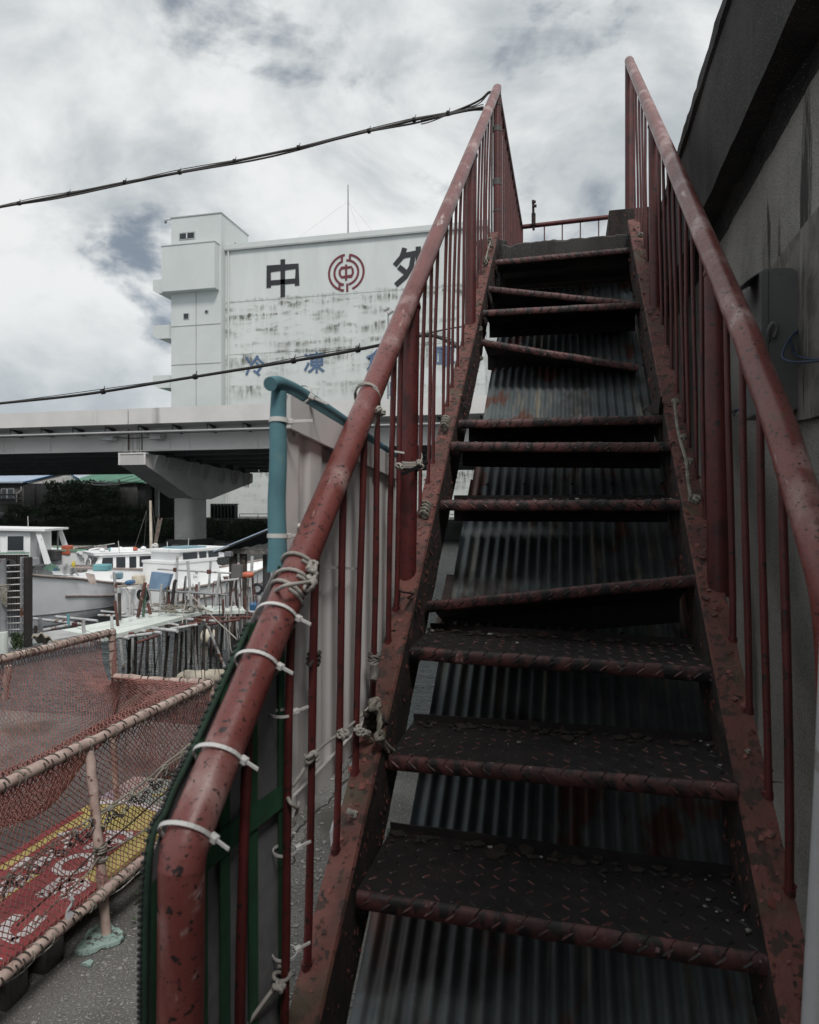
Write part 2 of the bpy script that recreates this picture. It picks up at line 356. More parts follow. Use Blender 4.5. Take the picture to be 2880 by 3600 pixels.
m_brown = M('dark_brown_metal', (0.038, 0.032, 0.029), (0.024, 0.021, 0.020), 5, 0.6, spots=[((0.20, 0.19, 0.18), 22, 0.72, 0.75)])
m_over = M('overpass_grey_paint', (0.69, 0.67, 0.655), (0.62, 0.605, 0.59), 0.5, 0.6, spots=[((0.27, 0.255, 0.24), 0.5, 0.60, 0.78, (1, 1, .2)), ((0.22, 0.17, 0.13), 1.2, 0.70, 0.76, (2, 2, .12))])
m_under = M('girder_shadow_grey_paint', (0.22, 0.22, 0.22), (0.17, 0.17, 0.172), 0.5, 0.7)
m_pier = M('pier_grey_paint', (0.56, 0.54, 0.525), (0.47, 0.455, 0.44), 0.6, 0.6, spots=[((0.24, 0.19, 0.145), 0.8, 0.66, 0.75, (2, 2, .1))])
m_pipe2 = M('white_conduit', (0.60, 0.59, 0.58), (0.5, 0.5, 0.49), 1, 0.5)
m_dksteel = M('dark_bracket_steel', (0.06, 0.06, 0.062), (0.04, 0.04, 0.042), 2, 0.6)
m_glass = M('dark_window_glass', (0.030, 0.036, 0.042), (0.020, 0.025, 0.030), 1, 0.12, rv=0.03, spec=0.6)
m_blackp = M('black_sign_paint', (0.022, 0.024, 0.028), (0.018, 0.020, 0.024), 1, 0.6)
m_redp = M('crimson_sign_paint', (0.165, 0.028, 0.040), (0.14, 0.024, 0.034), 1, 0.6)
m_bluep = M('blue_sign_paint', (0.095, 0.155, 0.27), (0.085, 0.14, 0.24), 1, 0.6)
m_ivy = M('dark_ivy_leaf', (0.040, 0.062, 0.030), (0.020, 0.034, 0.017), 1.1, 0.7)
m_weed = M('weed_green', (0.055, 0.085, 0.035), (0.035, 0.055, 0.025), 9, 0.7)
m_blueroof = M('blue_sheet_roof', (0.36, 0.44, 0.56), (0.30, 0.37, 0.48), 0.6, 0.5)
m_greenroof = M('green_sheet_roof', (0.055, 0.20, 0.125), (0.045, 0.16, 0.10), 0.6, 0.55)
m_shed = M('drab_shed_wall', (0.16, 0.155, 0.15), (0.09, 0.088, 0.086), 0.8, 0.85, spots=[((0.05, 0.048, 0.046), 0.9, 0.56, 0.7, (1, 1, .3))])
m_quay = M('dark_quay_stone', (0.075, 0.073, 0.068), (0.040, 0.040, 0.037), 0.7, 0.9, bump=0.4, bs=6)
m_roofdk = M('dark_sheet_roof', (0.050, 0.050, 0.052), (0.03, 0.03, 0.031), 3, 0.7)
m_pebble = M('pale_grit', (0.32, 0.31, 0.285), (0.17, 0.165, 0.155), 60, 0.9)
m_dirt = M('dark_dirt', (0.035, 0.028, 0.024), (0.018, 0.015, 0.013), 60, 0.95)
m_flake = M('curled_paint_flake', (0.19, 0.062, 0.050), (0.05, 0.026, 0.022), 40, 0.7, band=(.45, .6))
m_poly = M('clear_polythene', (0.45, 0.45, 0.46), (0.35, 0.35, 0.36), 20, 0.3)
m_yell = M('yellow_fitting', (0.55, 0.42, 0.06), (0.5, 0.38, 0.05), 5, 0.5)
m_log = M('foam_filled_boom', (0.60, 0.54, 0.44), (0.42, 0.36, 0.28), 3, 0.7, bump=0.3, bs=20)
def mat_warehouse():
    m = bpy.data.materials.new('stained_white_cladding'); m.use_nodes = True; t = m.node_tree; b = t.nodes['Principled BSDF']
    g = t.nodes.new('ShaderNodeNewGeometry').outputs['Position']
    c = mixc(t, ramp(t, noi(t, mapped(t, g, (.5, .5, .1)), 1.0, 4), (.3, .7)), (0.66, 0.69, 0.675), (0.58, 0.61, 0.60))
    sx = t.nodes.new('ShaderNodeSeparateXYZ'); t.links.new(g, sx.inputs[0]); z = sx.outputs[2]
    wob = mth(t, 'MULTIPLY', mth(t, 'SUBTRACT', noi(t, mapped(t, g, (1, 1, .6)), .7, 6, .65), .5), 1.5)
    zw = mth(t, 'ADD', z, wob)
    streaks = noi(t, mapped(t, g, (1, 1, .16)), 2.2, 8, 0.7)
    patch = noi(t, mapped(t, g, (.30, 1, .9), (4, 0, 2)), .8, 7, 0.65)
    tot = None
    for zz, h, st in ((24.9, .6, .45), (24.3, 1.0, .75), (23.2, 1.6, .85), (21.6, 1.5, .65), (20.0, 1.3, .6), (18.95, .75, 1.25), (18.3, 3.2, .55), (15.2, 2.0, .45), (6.5, 7.0, .7)):   # mildew hanging below the course joints
        zq = z if st > 1 else zw
        e = mth(t, 'MULTIPLY', mth(t, 'SUBTRACT', 1.0, ramp(t, mth(t, 'SUBTRACT', zz, zq), (0.0, h))), ramp(t, mth(t, 'SUBTRACT', zz+.25, zq), (0.0, .3)))
        e = mth(t, 'MULTIPLY', e, st); tot = e if tot is None else mth(t, 'ADD', tot, e)
    f = mth(t, 'MULTIPLY', mth(t, 'MULTIPLY', tot, ramp(t, streaks, (.34, .70))), ramp(t, patch, (.40, .64)), clamp=True)
    f = mth(t, 'MULTIPLY', f, 2.6, clamp=True)
    c = mixc(t, f, c, (0.125, 0.128, 0.105))
    t.links.new(c, b.inputs['Base Color']); b.inputs['Roughness'].default_value = 0.65
    return m
m_ware = mat_warehouse()
m_tower = M('pale_cladding', (0.60, 0.63, 0.62), (0.56, 0.59, 0.58), 0.25, 0.65)
m_joint = M('cladding_joint', (0.40, 0.42, 0.415), (0.34, 0.355, 0.35), 0.5, 0.7)
def mat_water():
    m = bpy.data.materials.new('dark_harbour_water'); m.use_nodes = True; t = m.node_tree; b = t.nodes['Principled BSDF']
    g = t.nodes.new('ShaderNodeNewGeometry').outputs['Position']
    b.inputs['Base Color'].default_value = (0.010, 0.014, 0.016, 1); b.inputs['Roughness'].default_value = 0.06; b.inputs['IOR'].default_value = 1.33; b.inputs['Specular IOR Level'].default_value = 0.3
    h = mth(t, 'ADD', noi(t, mapped(t, g, (1, 2.2, 1)), 1.6, 3, .5), mth(t, 'MULTIPLY', noi(t, mapped(t, g, (1, 2.0, 1)), 5.0, 3, .5), .35))
    bp = t.nodes.new('ShaderNodeBump'); bp.inputs['Strength'].default_value = 0.30; bp.inputs['Distance'].default_value = 0.14
    t.links.new(h, bp.inputs['Height']); t.links.new(bp.outputs[0], b.inputs['Normal'])
    return m
m_water = mat_water()
# ================================================================== the setting
GZ, WZ = -1.6, -3.0
g = MB(); g.box((-70, -70, -5), (45, 4.5, GZ)); ground = tag(mk('ground', g, m_ground), kind='structure')
g = MB(); g.add([(-400, 4.45, WZ), (400, 4.45, WZ), (400, 900, WZ), (-400, 900, WZ)], [(0, 1, 2, 3)])
tag(mk('water', g, m_water), kind='structure')
g = MB(); g.box((-400, 62.0, -6), (400, 900, -1.25)); tag(mk('far_bank_ground', g, m_quay), kind='structure')
# cracks in the quay concrete, part of the ground
def crack(pxs, wd=0.010):
    pts = [P(x, y, Z=GZ) for x, y in pxs]; q = []
    for i in range(len(pts)-1):
        for k in range(7):
            p = pts[i].lerp(pts[i+1], k/7); q.append(p+Vector((random.uniform(-.012, .012), random.uniform(-.02, .02), 0.003)))
    b = MB(); L = []
    for i, p in enumerate(q):
        t = (q[min(i+1, len(q)-1)]-q[max(i-1, 0)]); n = Vector((-t.y, t.x, 0)).normalized()*wd*random.uniform(.25, .8); L += [p-n, p+n]
    b.add(L, [(2*i, 2*i+2, 2*i+3, 2*i+1) for i in range(len(q)-1)])
    mk('crack', b, m_dirt, ground)
crack([(1245, 2720), (1180, 2790), (1110, 2860), (1040, 2925), (1000, 2985), (930, 3080)])
crack([(1240, 2660), (1215, 2700), (1195, 2745)], .006)
crack([(1110, 2860), (1060, 2960), (1010, 3060)], .005)
b = MB()
for i in range(620):      # broken grit on the quay
    px, py = random.uniform(860, 1250), random.uniform(2640, 3580)
    p = P(px, py, Z=GZ)
    if p.x > -.42 or p.y > 4.4: continue
    b.stone(p+Vector((0, 0, .003)), random.choice((.003, .004, .005, .006, .010)), (1.2, 1, .6), .35)
for i in range(90):
    p = P(random.uniform(100, 540), random.uniform(3250, 3600), Z=GZ); b.stone(p+Vector((0, 0, .002)), random.choice((.002, .003, .004, .007)), (1.2, 1, .6), .35)
tag(mk('grit', b, m_pebble), 'pale broken grit scattered over the cracked quay concrete', 'grit', kind='stuff')
b = MB()
for i in range(70):
    p = P(random.gauss(505, 9), random.uniform(3090, 3270), Z=GZ)+Vector((random.uniform(-.03, .03), 0, random.uniform(0, .10)))
    a = random.uniform(0, 6.28); s_ = random.uniform(.006, .014); u = Vector((math.cos(a), math.sin(a), random.uniform(-.4, .6)))*s_; v = Vector((-math.sin(a), math.cos(a), random.uniform(-.3, .8)))*s_*.6
    b.add([p-u, p+v, p+u, p-v], [(0, 1, 2, 3)])
tag(mk('weeds', b, m_weed), 'small green weeds growing at the foot of the blocks', 'weeds', kind='stuff')

# ================================================================== concrete building on the right
XC, XW, ZC0, ZC1 = 0.43, 0.523, 0.985, 1.425
bld = thing('concrete_building', (2.5, 2.0, GZ), 'dark rough concrete building with a heavy black stained cornice beside the stairs', 'building')
def rough_box(lo, hi, step=.06, amp=.004, faces='xz'):
    """box whose camera-side edges wander a little"""
    b = MB(); b.box(lo, hi); return b
b = MB(); b.box((XW, -3.5, GZ), (6, 9, ZC0)); mk('wall', b, m_conc, bld)
# cornice: front face with an uneven, chipped upper lip
b = MB(); ys = [-3.5+i*.035 for i in range(int(9.2/.035))]
def jag(y, s, k): return (mnoise.noise(Vector((y*s, k, 0)))+.6*mnoise.noise(Vector((y*s*2.7, k+3, 0))))
prof = lambda y: [(XW+.02, ZC0), (XC+.004*jag(y, 3, 1), ZC0+.006*jag(y, 5, 2)), (XC+.003*jag(y, 2, 4), ZC1-.05), (XC-.012+.004*jag(y, 7, 5), ZC1-.045), (XC-.012+.006*jag(y, 9, 6), ZC1+.008*jag(y, 8, 7)), (XC+.05, ZC1+.012*jag(y, 6, 8)), (6, ZC1)]
vs = []; 
for y in ys: vs += [(x, y, z) for x, z in prof(y)]
n = 7; b.add(vs, [(i*n+j, i*n+j+1, (i+1)*n+j+1, (i+1)*n+j) for i in range(len(ys)-1) for j in range(n-1)])
b.add(vs[:n]+[(6, ys[0], ZC0)], [tuple(range(n+1))]); b.add(vs[-n:]+[(6, ys[-1], ZC0)], [tuple(reversed(range(n+1)))])
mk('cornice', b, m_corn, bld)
# broken render lip where wall and soffit meet
b = MB(); vs = []; ys = [-1+i*.04 for i in range(170)]
for y in ys:
    k = .030+.020*jag(y, 4, 11); vs += [(XW-k*.9, y, ZC0-.001), (XW-k*.55, y, ZC0-.012), (XW-.004, y, ZC0-.030-.018*jag(y, 5, 13)), (XW+.002, y, ZC0-.05)]
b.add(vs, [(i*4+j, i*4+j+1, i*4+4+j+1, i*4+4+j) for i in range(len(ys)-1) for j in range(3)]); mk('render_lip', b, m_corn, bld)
# landing slab at the top of the stairs, with a crumbling front edge
b = MB(); xs = [-.335+i*.012 for i in range(int(.80/.012))]; vs = []
for x in xs:
    a = .012*jag(x, 12, 21); vs += [(x, 3.47+.006*jag(x, 9, 22), 1.19), (x, 3.47+.007*jag(x, 11, 23), 1.318+a), (x, 3.50+.008*jag(x, 8, 24), 1.335+a*.8), (x, 5.8, 1.335)]
b.add(vs, [(i*4+j, i*4+4+j, i*4+4+j+1, i*4+j+1) for i in range(len(xs)-1) for j in range(3)])
b.box((-.335, 3.49, 1.185), (.45, 5.8, 1.30)); mk('landing_slab', b, m_corn, bld)
b = MB(); nx, nz = 8, 16; vs = []
def blk(u, v):
    x = -.475+.15*u; z = 1.16+.265*v; k = 1 if 0 < v < 1 else .5
    return (x+.010*mnoise.noise(Vector((x*22, z*20, 4)))-.02*(v > .93), 3.60+.015*mnoise.noise(Vector((x*25, z*22, 1)))+(.05 if v > .95 else 0), z+.02*mnoise.noise(Vector((x*22, z*9, 7)))*(v > .8))
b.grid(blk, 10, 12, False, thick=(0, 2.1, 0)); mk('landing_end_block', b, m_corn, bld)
b = MB(); b.box((-.30, 3.75, GZ), (XW+.1, 5.75, 1.18)); mk('wall', b, m_conc, bld)
# raised steel plinth that carries the last right-hand post
b = MB(); b.bbox((.205, 3.80, 1.44), (.42, 4.25, 1.585), .004); b.bbox((.195, 3.79, 1.33), (.42, 4.26, 1.44), .004); mk('steel_plinth', b, m_web, bld)

# unseen shed added behind the camera to shade the foot of the stairs
b = MB(); b.box((-.1, -9, GZ), (7, -1.7, 2.2))
sh = thing('added_shade_shed', (1, -4, GZ), 'plain grey shed added out of view behind the camera to shade the stairs', 'building')
mk('wall', b, m_shed, sh)
b = MB(); b.box((-.3, -9.2, 2.2), (7.2, -1.5, 2.32)); mk('roof', b, m_roofdk, sh)

# ================================================================== red staircase
AL = R(40.0); TA = math.tan(AL); SL = Vector((0, math.cos(AL), math.sin(AL))); SN = Vector((0, -math.sin(AL), math.cos(AL)))
ZF0 = -1.56
zf = lambda y: ZF0+TA*y
stair = thing('staircase', (-.03, .2, GZ), 'steep rusted red steel staircase with pipe handrails, some treads hanging crooked', 'staircase')
def stringer(x0, x1, web_x, side):
    b = MB(); n = 120; y0, y1 = -.04, 3.56
    L = []
    for i in range(n+1):
        y = y0+(y1-y0)*i/n; c = Vector((0, y, zf(y)))
        e = .0018*mnoise.noise(Vector((y*30, side, 0))); dp = -.158+.010*mnoise.noise(Vector((y*14, side*3, 1)))+.006*mnoise.noise(Vector((y*45, side*3, 2)))
        out, inn = (x0, x1) if side < 0 else (x1, x0)     # outer and inner flange edge
        q = [(out, -.007), (out+side*.0015*mnoise.noise(Vector((y*40, 3, side))), e), (inn-side*-.004, e*.6), (inn, -.005), (inn, -.06), (inn+.001*side, dp), (inn+side*.008, dp), (inn+side*.008, -.007)]
        L += [c+Vector((qx, 0, 0))+SN*qn for qx, qn in q]
    m = 8
    fs = [(i*m+j, i*m+(j+1) % m, i*m+m+(j+1) % m, i*m+m+j) for i in range(n) for j in range(m)]
    if side < 0: fs = [tuple(reversed(f)) for f in fs]
    b.add(L, fs); b.add(L[:m], [tuple(range(m))]); b.add(L[-m:], [tuple(range(m))])
    o = mk('stringer', b, m_str, stair); o.data.materials.append(m_web)
    for p in o.data.polygons:
        j = p.index % m if p.index < n*m else 0
        if 3 <= j <= 6: p.material_index = 1
    return o
sL = stringer(-.410, -.360, -.360, -1); sR = stringer(.281, .335, .281, 1)
# curled paint and rust flakes standing off the stringers
def flakes(par, x0, x1, inner, sgn, n):
    b = MB()
    for i in range(n):
        y = random.uniform(.5, 3.5); k = random.random()
        if k < .45: c = Vector((random.uniform(x0, x1), y, zf(y)+.001)); nn = SN; u = Vector((1, 0, 0))
        else: c = Vector((inner-sgn*.001, y, zf(y)))-SN*random.uniform(.004, .15); nn = Vector((-sgn, 0, 0)); u = SN
        v = nn.cross(u); a = random.uniform(0, 6.28); s_ = random.choice((.0025, .004, .005, .0075))*random.uniform(.7, 1.3)
        e1 = (u*math.cos(a)+v*math.sin(a)); e2 = nn.cross(e1); lift = random.uniform(.15, .9)
        p0, p1 = c-e1*s_*.3-e2*s_*.8, c-e1*s_*.3+e2*s_*.7
        p2, p3 = c+e1*s_+e2*s_*.6+nn*s_*lift, c+e1*s_*.9-e2*s_*.7+nn*s_*lift*.7
        b.add([p0, p1, p2, p3, p0-nn*.0006, p1-nn*.0006, p2-nn*.0012, p3-nn*.0012], [(0, 3, 2, 1), (4, 5, 6, 7), (1, 2, 6, 5), (2, 3, 7, 6), (3, 0, 4, 7)])
    mk('paint_flakes', b, m_flake, par, kind='stuff')
flakes(sL, -.408, -.362, -.36, -1, 620); flakes(sR, .283, .333, .281, 1, 620)

# treads: (left y, left z, right x, right y, right z)
TR = [(3.343, 1.207, .281, 3.40, 1.235), (3.05, .987, .258, 3.06, .882), (2.855, .825, .281, 2.93, .838), (2.79, .688, .262, 2.80, .556),
      (2.205, .283, .281, 2.235, .284), (2.062, .198, .281, 2.065, .183), (1.885, .0176, .281, 1.90, .017), (1.69, -.238, .281, 1.68, -.1545),
      (1.512, -.3206, .281, 1.49, -.329), (1.317, -.498, .281, 1.268, -.4785), (1.105, -.654, .281, 1.088, -.6585),
      (.78, -.99, .281, .78, -.99), (.52, -1.19, .281, .52, -1.19), (.26, -1.39, .281, .26, -1.39)]
XL = -.352
PITCH = {7: -.085, 3: -.02, 1: -.015}      # treads that have swung down at the back
def tread(yl, zl, xr, yr, zr, k):
    D = .225
    prof = [(.004, -.030), (-.0005, -.027), (0, -.010), (.0015, -.004), (.005, -.0008), (.010, 0), (D, 0), (D, .017), (D+.004, .017), (D+.004, -.064), (D, -.064), (D-.001, -.0045), (.011, -.0045), (.0065, -.008), (.006, -.030)]
    nose_n = 5; NX = 26; L0, R0 = Vector((XL, yl, zl)), Vector((xr, yr, zr))
    def pt(u, y, z):
        c = L0.lerp(R0, u); z += (PITCH.get(k, 0)*y/.225); sg = .0016*mnoise.noise(Vector((u*9, k*3.1, 0)))
        return c+Vector((0, y+.0012*mnoise.noise(Vector((u*14, k*2.3, 5))), z+sg))
    m = len(prof); vs = []
    for i in range(NX+1): vs += [pt(i/NX, y, z) for y, z in prof]
    b = MB(); b.add(vs, [(i*m+m+j, i*m+j, i*m+(j+1) % m, i*m+m+(j+1) % m) for i in range(NX) for j in range(m)])
    b.add(vs[:m], [tuple(range(m))]); b.add(vs[-m:], [tuple(reversed(range(m)))])
    o = mk('tread', b, m_tread, stair); o.data.materials.append(m_nose)
    for p in o.data.polygons:
        if p.index < NX*m and (p.index % m) < nose_n: p.material_index = 1
        p.use_smooth = (p.index % m) in (1, 2, 3, 4) and p.index < NX*m
    w_ = (R0-L0).length
    lb = MB()
    def lug(c, e1, nn, ln, wd, h):
        e2 = nn.cross(e1); q = [c-e1*ln, c-e1*ln*.5+e2*wd, c+e1*ln*.5+e2*wd, c+e1*ln, c+e1*ln*.5-e2*wd, c-e1*ln*.5-e2*wd]
        lb.add([p-nn*.001 for p in q]+[c-e1*ln*.45+nn*h, c+e1*ln*.45+nn*h], [(0, 6, 1), (1, 6, 7, 2), (2, 7, 3), (3, 7, 4), (4, 7, 6, 5), (5, 6, 0)])
    ux = (R0-L0).normalized(); s = .030; nx_ = int(w_/s)
    for i in range(nx_):
        for j in range(7):
            y = .020+j*s; u = (i+.5)/nx_
            sgn = 1 if (i+j) % 2 else -1
            e1 = (ux+Vector((0, sgn, 0))).normalized(); c = pt(u, y, 0)
            lug(c, e1, Vector((0, 0, 1)), .0115, .0030, .0020)
    for i in range(int(w_/.037)):         # lugs that run over the folded front edge
        u = (i+.4)/(w_/.037); sgn = 1 if k % 3 else -1
        c = pt(u, -.0004, -.017); lug(c, (ux*.85+Vector((0, 0, sgn*.65))).normalized(), Vector((0, -1, 0)), .0135, .0028, .0022)
        c = pt(u+.012*sgn, .004, -.0035); lug(c, (ux*.6+Vector((0, .5, .55))).normalized(), Vector((0, -.7, .7)), .010, .0028, .0024)
    mk('raised_lugs', lb, m_lug, o, kind='stuff')
    # dirt and grit gathered against the rear lip
    db = MB()
    for i in range(46):
        u = random.random(); c = pt(u, D-abs(random.gauss(0, .018))-.004, .003); db.stone(c, random.choice((.004, .006, .008, .011)), (1.3, 1, .5), .4)
    mk('dirt', db, m_dirt, o, kind='stuff')
    pb = MB()
    for i in range(16):
        u = random.choice((random.random(), 1-abs(random.gauss(0, .05)), random.random())); u = min(max(u, .02), .98)
        y = random.choice((D-.012-abs(random.gauss(0, .012)), random.uniform(.04, D)))
        pb.stone(pt(u, y, .0035), random.choice((.0015, .002, .003, .0042)), (1.3, 1, .7), .3)
    mk('grit', pb, m_pebble, o, kind='stuff')
for k, t_ in enumerate(TR): tread(*t_, k)
# small brackets under the treads
for (yl, zl, xr, yr, zr) in TR[4:7]:
    b = MB(); b.prism([(xr-.002, yr+.02, zr-.005), (xr-.002, yr+.17, zr-.005), (xr-.002, yr+.16, zr-.05), (xr-.002, yr+.03, zr-.09)], (-.005, 0, 0)); mk('tread_bracket', b, m_web, stair)
b = MB(); b.prism([P(2262, 1445, X=.275), P(2330, 1395, X=.275), P(2322, 1455, X=.275)], (-.006, 0, 0)); mk('torn_bracket', b, m_web, stair)

# corrugated iron closing the underside
def corr(x0, x1, y0, y1, z0, name='corrugated_sheet'):
    pitch = .032; nu = int((x1-x0)/pitch*8)
    def fn(u, v):
        x = x0+(x1-x0)*u; y = y0+(y1-y0)*v
        edge = .004*mnoise.noise(Vector((x*60, v*2, 3))) if v in (0, 1) else 0
        c = Vector((x, y, z0+TA*y))
        return c+SN*(.0048*math.sin(2*math.pi*(x+.002*mnoise.noise(Vector((x*6, y*3, 9))))/pitch)+.004*mnoise.noise(Vector((x*5, y*4, z0*9))))+SL*edge
    b = MB(); b.grid(fn, nu, 24, True, thick=SN*-.0009); o = mk(name, b, m_corr, stair)
    for yy in (y0+.06, (y0+y1)/2, y1-.08):       # roofing screws
        for k in range(5):
            x = x0+.04+k*(x1-x0-.08)/4; x = (round(x/pitch-.25)+.25)*pitch; s_ = MB(); s_.lathe([(.006, 0), (.006, .002), (.0035, .004), (.0001, .0045)], Vector((x, yy, z0+TA*yy))+SN*.0045, SN, 8); mk('screw', s_, m_web, o)
    return o
corr(-.335, .335, 2.32, 3.66, -1.925); corr(-.343, .335, 1.38, 2.42, -1.937); corr(-.395, .330, .02, 1.47, -1.949)
b = MB(); b.prism([(-.342, 1.80, -1.93+TA*1.80), (-.338, 2.05, -1.93+TA*2.05), (-.362, 2.04, -1.92+TA*2.04), (-.370, 1.82, -1.92+TA*1.82)], SN*.003); mk('sheet_edge_strip', b, m_web, stair)

# handrails
RZL = lambda y: -.353+(y-.628)*.8455
RZR = lambda y: .05+(y-1.06)*.8345
b = MB(); b.tube([(-.397, .628, GZ), (-.387, .628, -.353), (-.387, 3.755, RZL(3.755))], .0235, 20); 
lo = MB(); lo.tube([(-.398, .628, GZ), (-.387, .628, -.366)], .0235, 22); mk('post', lo, m_rail, stair)
up = MB(); up.tube([(-.387, .6275, -.372), (-.387, .632, -.353)]+[(-.387, .66+i*.06, RZL(.66+i*.06)) for i in range(52)]+[(-.387, 3.755, RZL(3.755))], .0237, 22); mk('handrail', up, m_rail, stair)
up = MB(); up.tube(smooth([(.325, .945, -.28), (.324, .948, -.19), (.323, .966, -.115), (.322, 1.010, -.052), (.321, 1.085, .030), (.320, 1.18, .135), (.320, 1.30, RZR(1.30)-.010)], 5)+[(.320, 1.36+i*.06, RZR(1.36+i*.06)) for i in range(43)]+[(.320, 3.945, RZR(3.945))], .0243, 22); mk('handrail', up, m_rail, stair)
lo = MB(); lo.tube([(.328, .945, zf(.945)), (.325, .945, -.27)], .0238, 20); mk('post', lo, m_rail, stair)
def post(x, y, zt, zb, r=.0232, xb=None):
    b = MB(); xb = x if xb is None else xb
    b.tube([(xb, y, zb)]+[(xb+(x-xb)*k/5, y, zb+(zt-zb)*k/5) for k in range(1, 6)], r, 20); mk('post', b, m_post, stair)
post(-.387, 1.663, RZL(1.663)-.004, zf(1.663)-.03, .0232, -.397); post(-.387, 2.752, RZL(2.752)-.004, zf(2.752)-.03, .0226, -.393); post(-.387, 3.755, RZL(3.755)+.012, 1.33, .0215)
post(.320, 1.655, RZR(1.655)-.004, zf(1.655)-.03, .0245, .327); post(.320, 2.79, RZR(2.79)-.004, zf(2.79)-.03, .0232, .324); post(.320, 3.93, RZR(3.93)+.01, 1.58, .0232)
def baluster(side, y, r=.0062, dy=0.0):
    x, xb = (-.387, -.401) if side < 0 else (.320, .329)
    zt = (RZL if side < 0 else RZR)(y)-.012; zb = max(zf(y+dy), -9)-.004
    if y > 3.5: zb = 1.33
    b = MB(); n = 7; pts = []
    bend = random.uniform(-.006, .006); ph = random.uniform(0, 3)
    for i in range(n+1):
        t = i/n; pts.append((xb+(x-xb)*t+.0018*math.sin(t*5+ph), y+dy*(1-t)+bend*math.sin(math.pi*t), zb+(zt-zb)*t))
    b.tube(pts, [r*random.uniform(.94, 1.08) for _ in pts], 8)
    b.tube([(xb, y+dy, zb-.004), (xb, y+dy, zb+.008)], r*1.45, 8)     # weld collar
    mk('baluster', b, m_post, stair)
for px, py in ((862, 2850), (1020, 2680), (1108, 2289), (1205, 2200), (1272, 2050), (1326, 2000), (1378, 1950), (1409, 1800),
               (1489, 1150), (1516, 1150), (1534, 1150), (1566, 1150), (1584, 1150), (1600, 1150), (1618, 1150), (1634, 1150),
               (1685, 620), (1696, 620), (1706, 620), (1715, 620), (1725, 620)):
    y = P(px, py, X=-.391).y; baluster(-1, y, .0066 if y < 1.7 else .0054, random.uniform(-.012, .004))
for px, py in ((2229, 557), (2238, 557), (2249, 557), (2259, 557), (2269, 557), (2318, 1050), (2334, 1050), (2352, 1050), (2370, 1050), (2392, 1050), (2413, 1050), (2437, 1050), (2466, 1050),
               (2559, 1300), (2614, 1500), (2677, 1650), (2756, 1820)):
    y = P(px, py, X=.3215).y; baluster(1, y, .0066 if y < 1.7 else .0056, random.uniform(-.01, .004))
# welds at rail joints
for (x, y, z) in ((-.387, 1.663, RZL(1.663)-.022), (-.387, 2.752, RZL(2.752)-.02), (.320, 1.655, RZR(1.655)-.022), (.320, 2.79, RZR(2.79)-.02)):
    b = MB(); b.lathe([(.010, -.012), (.0245, -.008), (.0262, 0), (.0242, .008), (.010, .012)], (x, y, z), (0, .3, 1), 14); mk('weld', b, m_post, stair)

# ================================================================== railing of the landing
lr = thing('landing_railing', (-.1, 5.66, 1.335), 'thin dark red pipe railing along the landing above the stairs', 'railing')
ZT = 2.285
b = MB(); b.tube([(-.387, 3.76, ZT), (-.387, 5.66, ZT)], .0165, 12); mk('side_rail', b, m_post, lr)
b = MB(); b.tube([(-.387, 5.66, ZT+.005), (1.9, 5.66, ZT+.055)], .0185, 12); mk('top_rail', b, m_post, lr)
b = MB(); b.tube([(-.387, 5.66, 1.33), (-.387, 5.66, ZT)], .0165, 12); mk('post', b, m_post, lr)
for i in range(14):
    y = 3.86+i*.131; b = MB(); b.tube([(-.387, y, 1.33), (-.387, y, ZT)], .006, 6); mk('baluster', b, m_post, lr)
for i in range(15):
    x = -.20+i*.142; b = MB(); b.tube([(x, 5.66, 1.33), (x, 5.66, ZT)], .005, 6); mk('baluster', b, m_post, lr)
p = P(1876, 770, Y=5.62)
b = MB(); b.tube([(p.x, 5.635, p.z-.085), (p.x-.004, 5.635, p.z+.16)], .010, 8); b.bbox((p.x-.016, 5.615, p.z-.05), (p.x+.016, 5.645, p.z+.05), .003); b.box((p.x-.012, 5.62, p.z+.10), (p.x+.024, 5.64, p.z+.118)); b.box((p.x-.014, 5.62, p.z+.135), (p.x+.018, 5.64, p.z+.15))
tag(mk('pipe_clamp', b, m_web), 'small rusted clamp bolted upright to the far landing rail', 'clamp')

# ================================================================== things on the concrete wall
wb = MB(); q = [P(2705, 985, X=XW), P(2880, 770, X=XW), P(3060, 560, X=XW), P(3060, 1420, X=XW), P(2885, 1470, X=XW), P(2700, 1500, X=XW)]
wb.prism(q, (-.022, 0, 0)); tag(mk('wooden_board', wb, m_wood), 'weathered grey wooden board fixed to the concrete wall behind the meter box', 'board')
mbx = thing('meter_box', tuple(P(2740, 1440, X=XW-.02)), 'grey plastic meter box with a torn open hood on the concrete wall', 'meter box')
ym = 1.70; x0, x1 = .4285, .503; zt, zb = .541, .215; x1w = XW-.022
b = MB(); pr = []
for (cx, cz, a0) in ((x0+.006, zb+.006, 180), (x1-.02, zb+.02, 270), (x1-.022, zt-.022, 0), (x0+.006, zt-.006, 90)):
    rr_ = .006 if cx < .45 else .021
    for i in range(6): a = R(a0+90*i/5); pr.append((cx+rr_*math.cos(a), cz+rr_*math.sin(a)))
b.prism([(x, ym, z) for x, z in pr], (0, .16, 0)); mk('body', b, m_box, mbx)
b = MB(); b.bbox((x0-.005, ym-.004, zb+.004), (x0+.012, ym+.02, zt-.004), .002); mk('lid_frame', b, m_box, mbx)
b = MB(); b.box((x1-.03, ym+.02, zb+.04), (x1w, ym+.15, zt-.04)); mk('back_plate', b, m_box, mbx)
b = MB()
def hood(u, v):
    return (x0+.016-.072*u, ym+.004+.10*v+.02*u, zt+.0005-.046*u*u)
b.grid(hood, 10, 5, True, thick=(0, 0, -.003)); mk('hood', b, m_box, mbx)
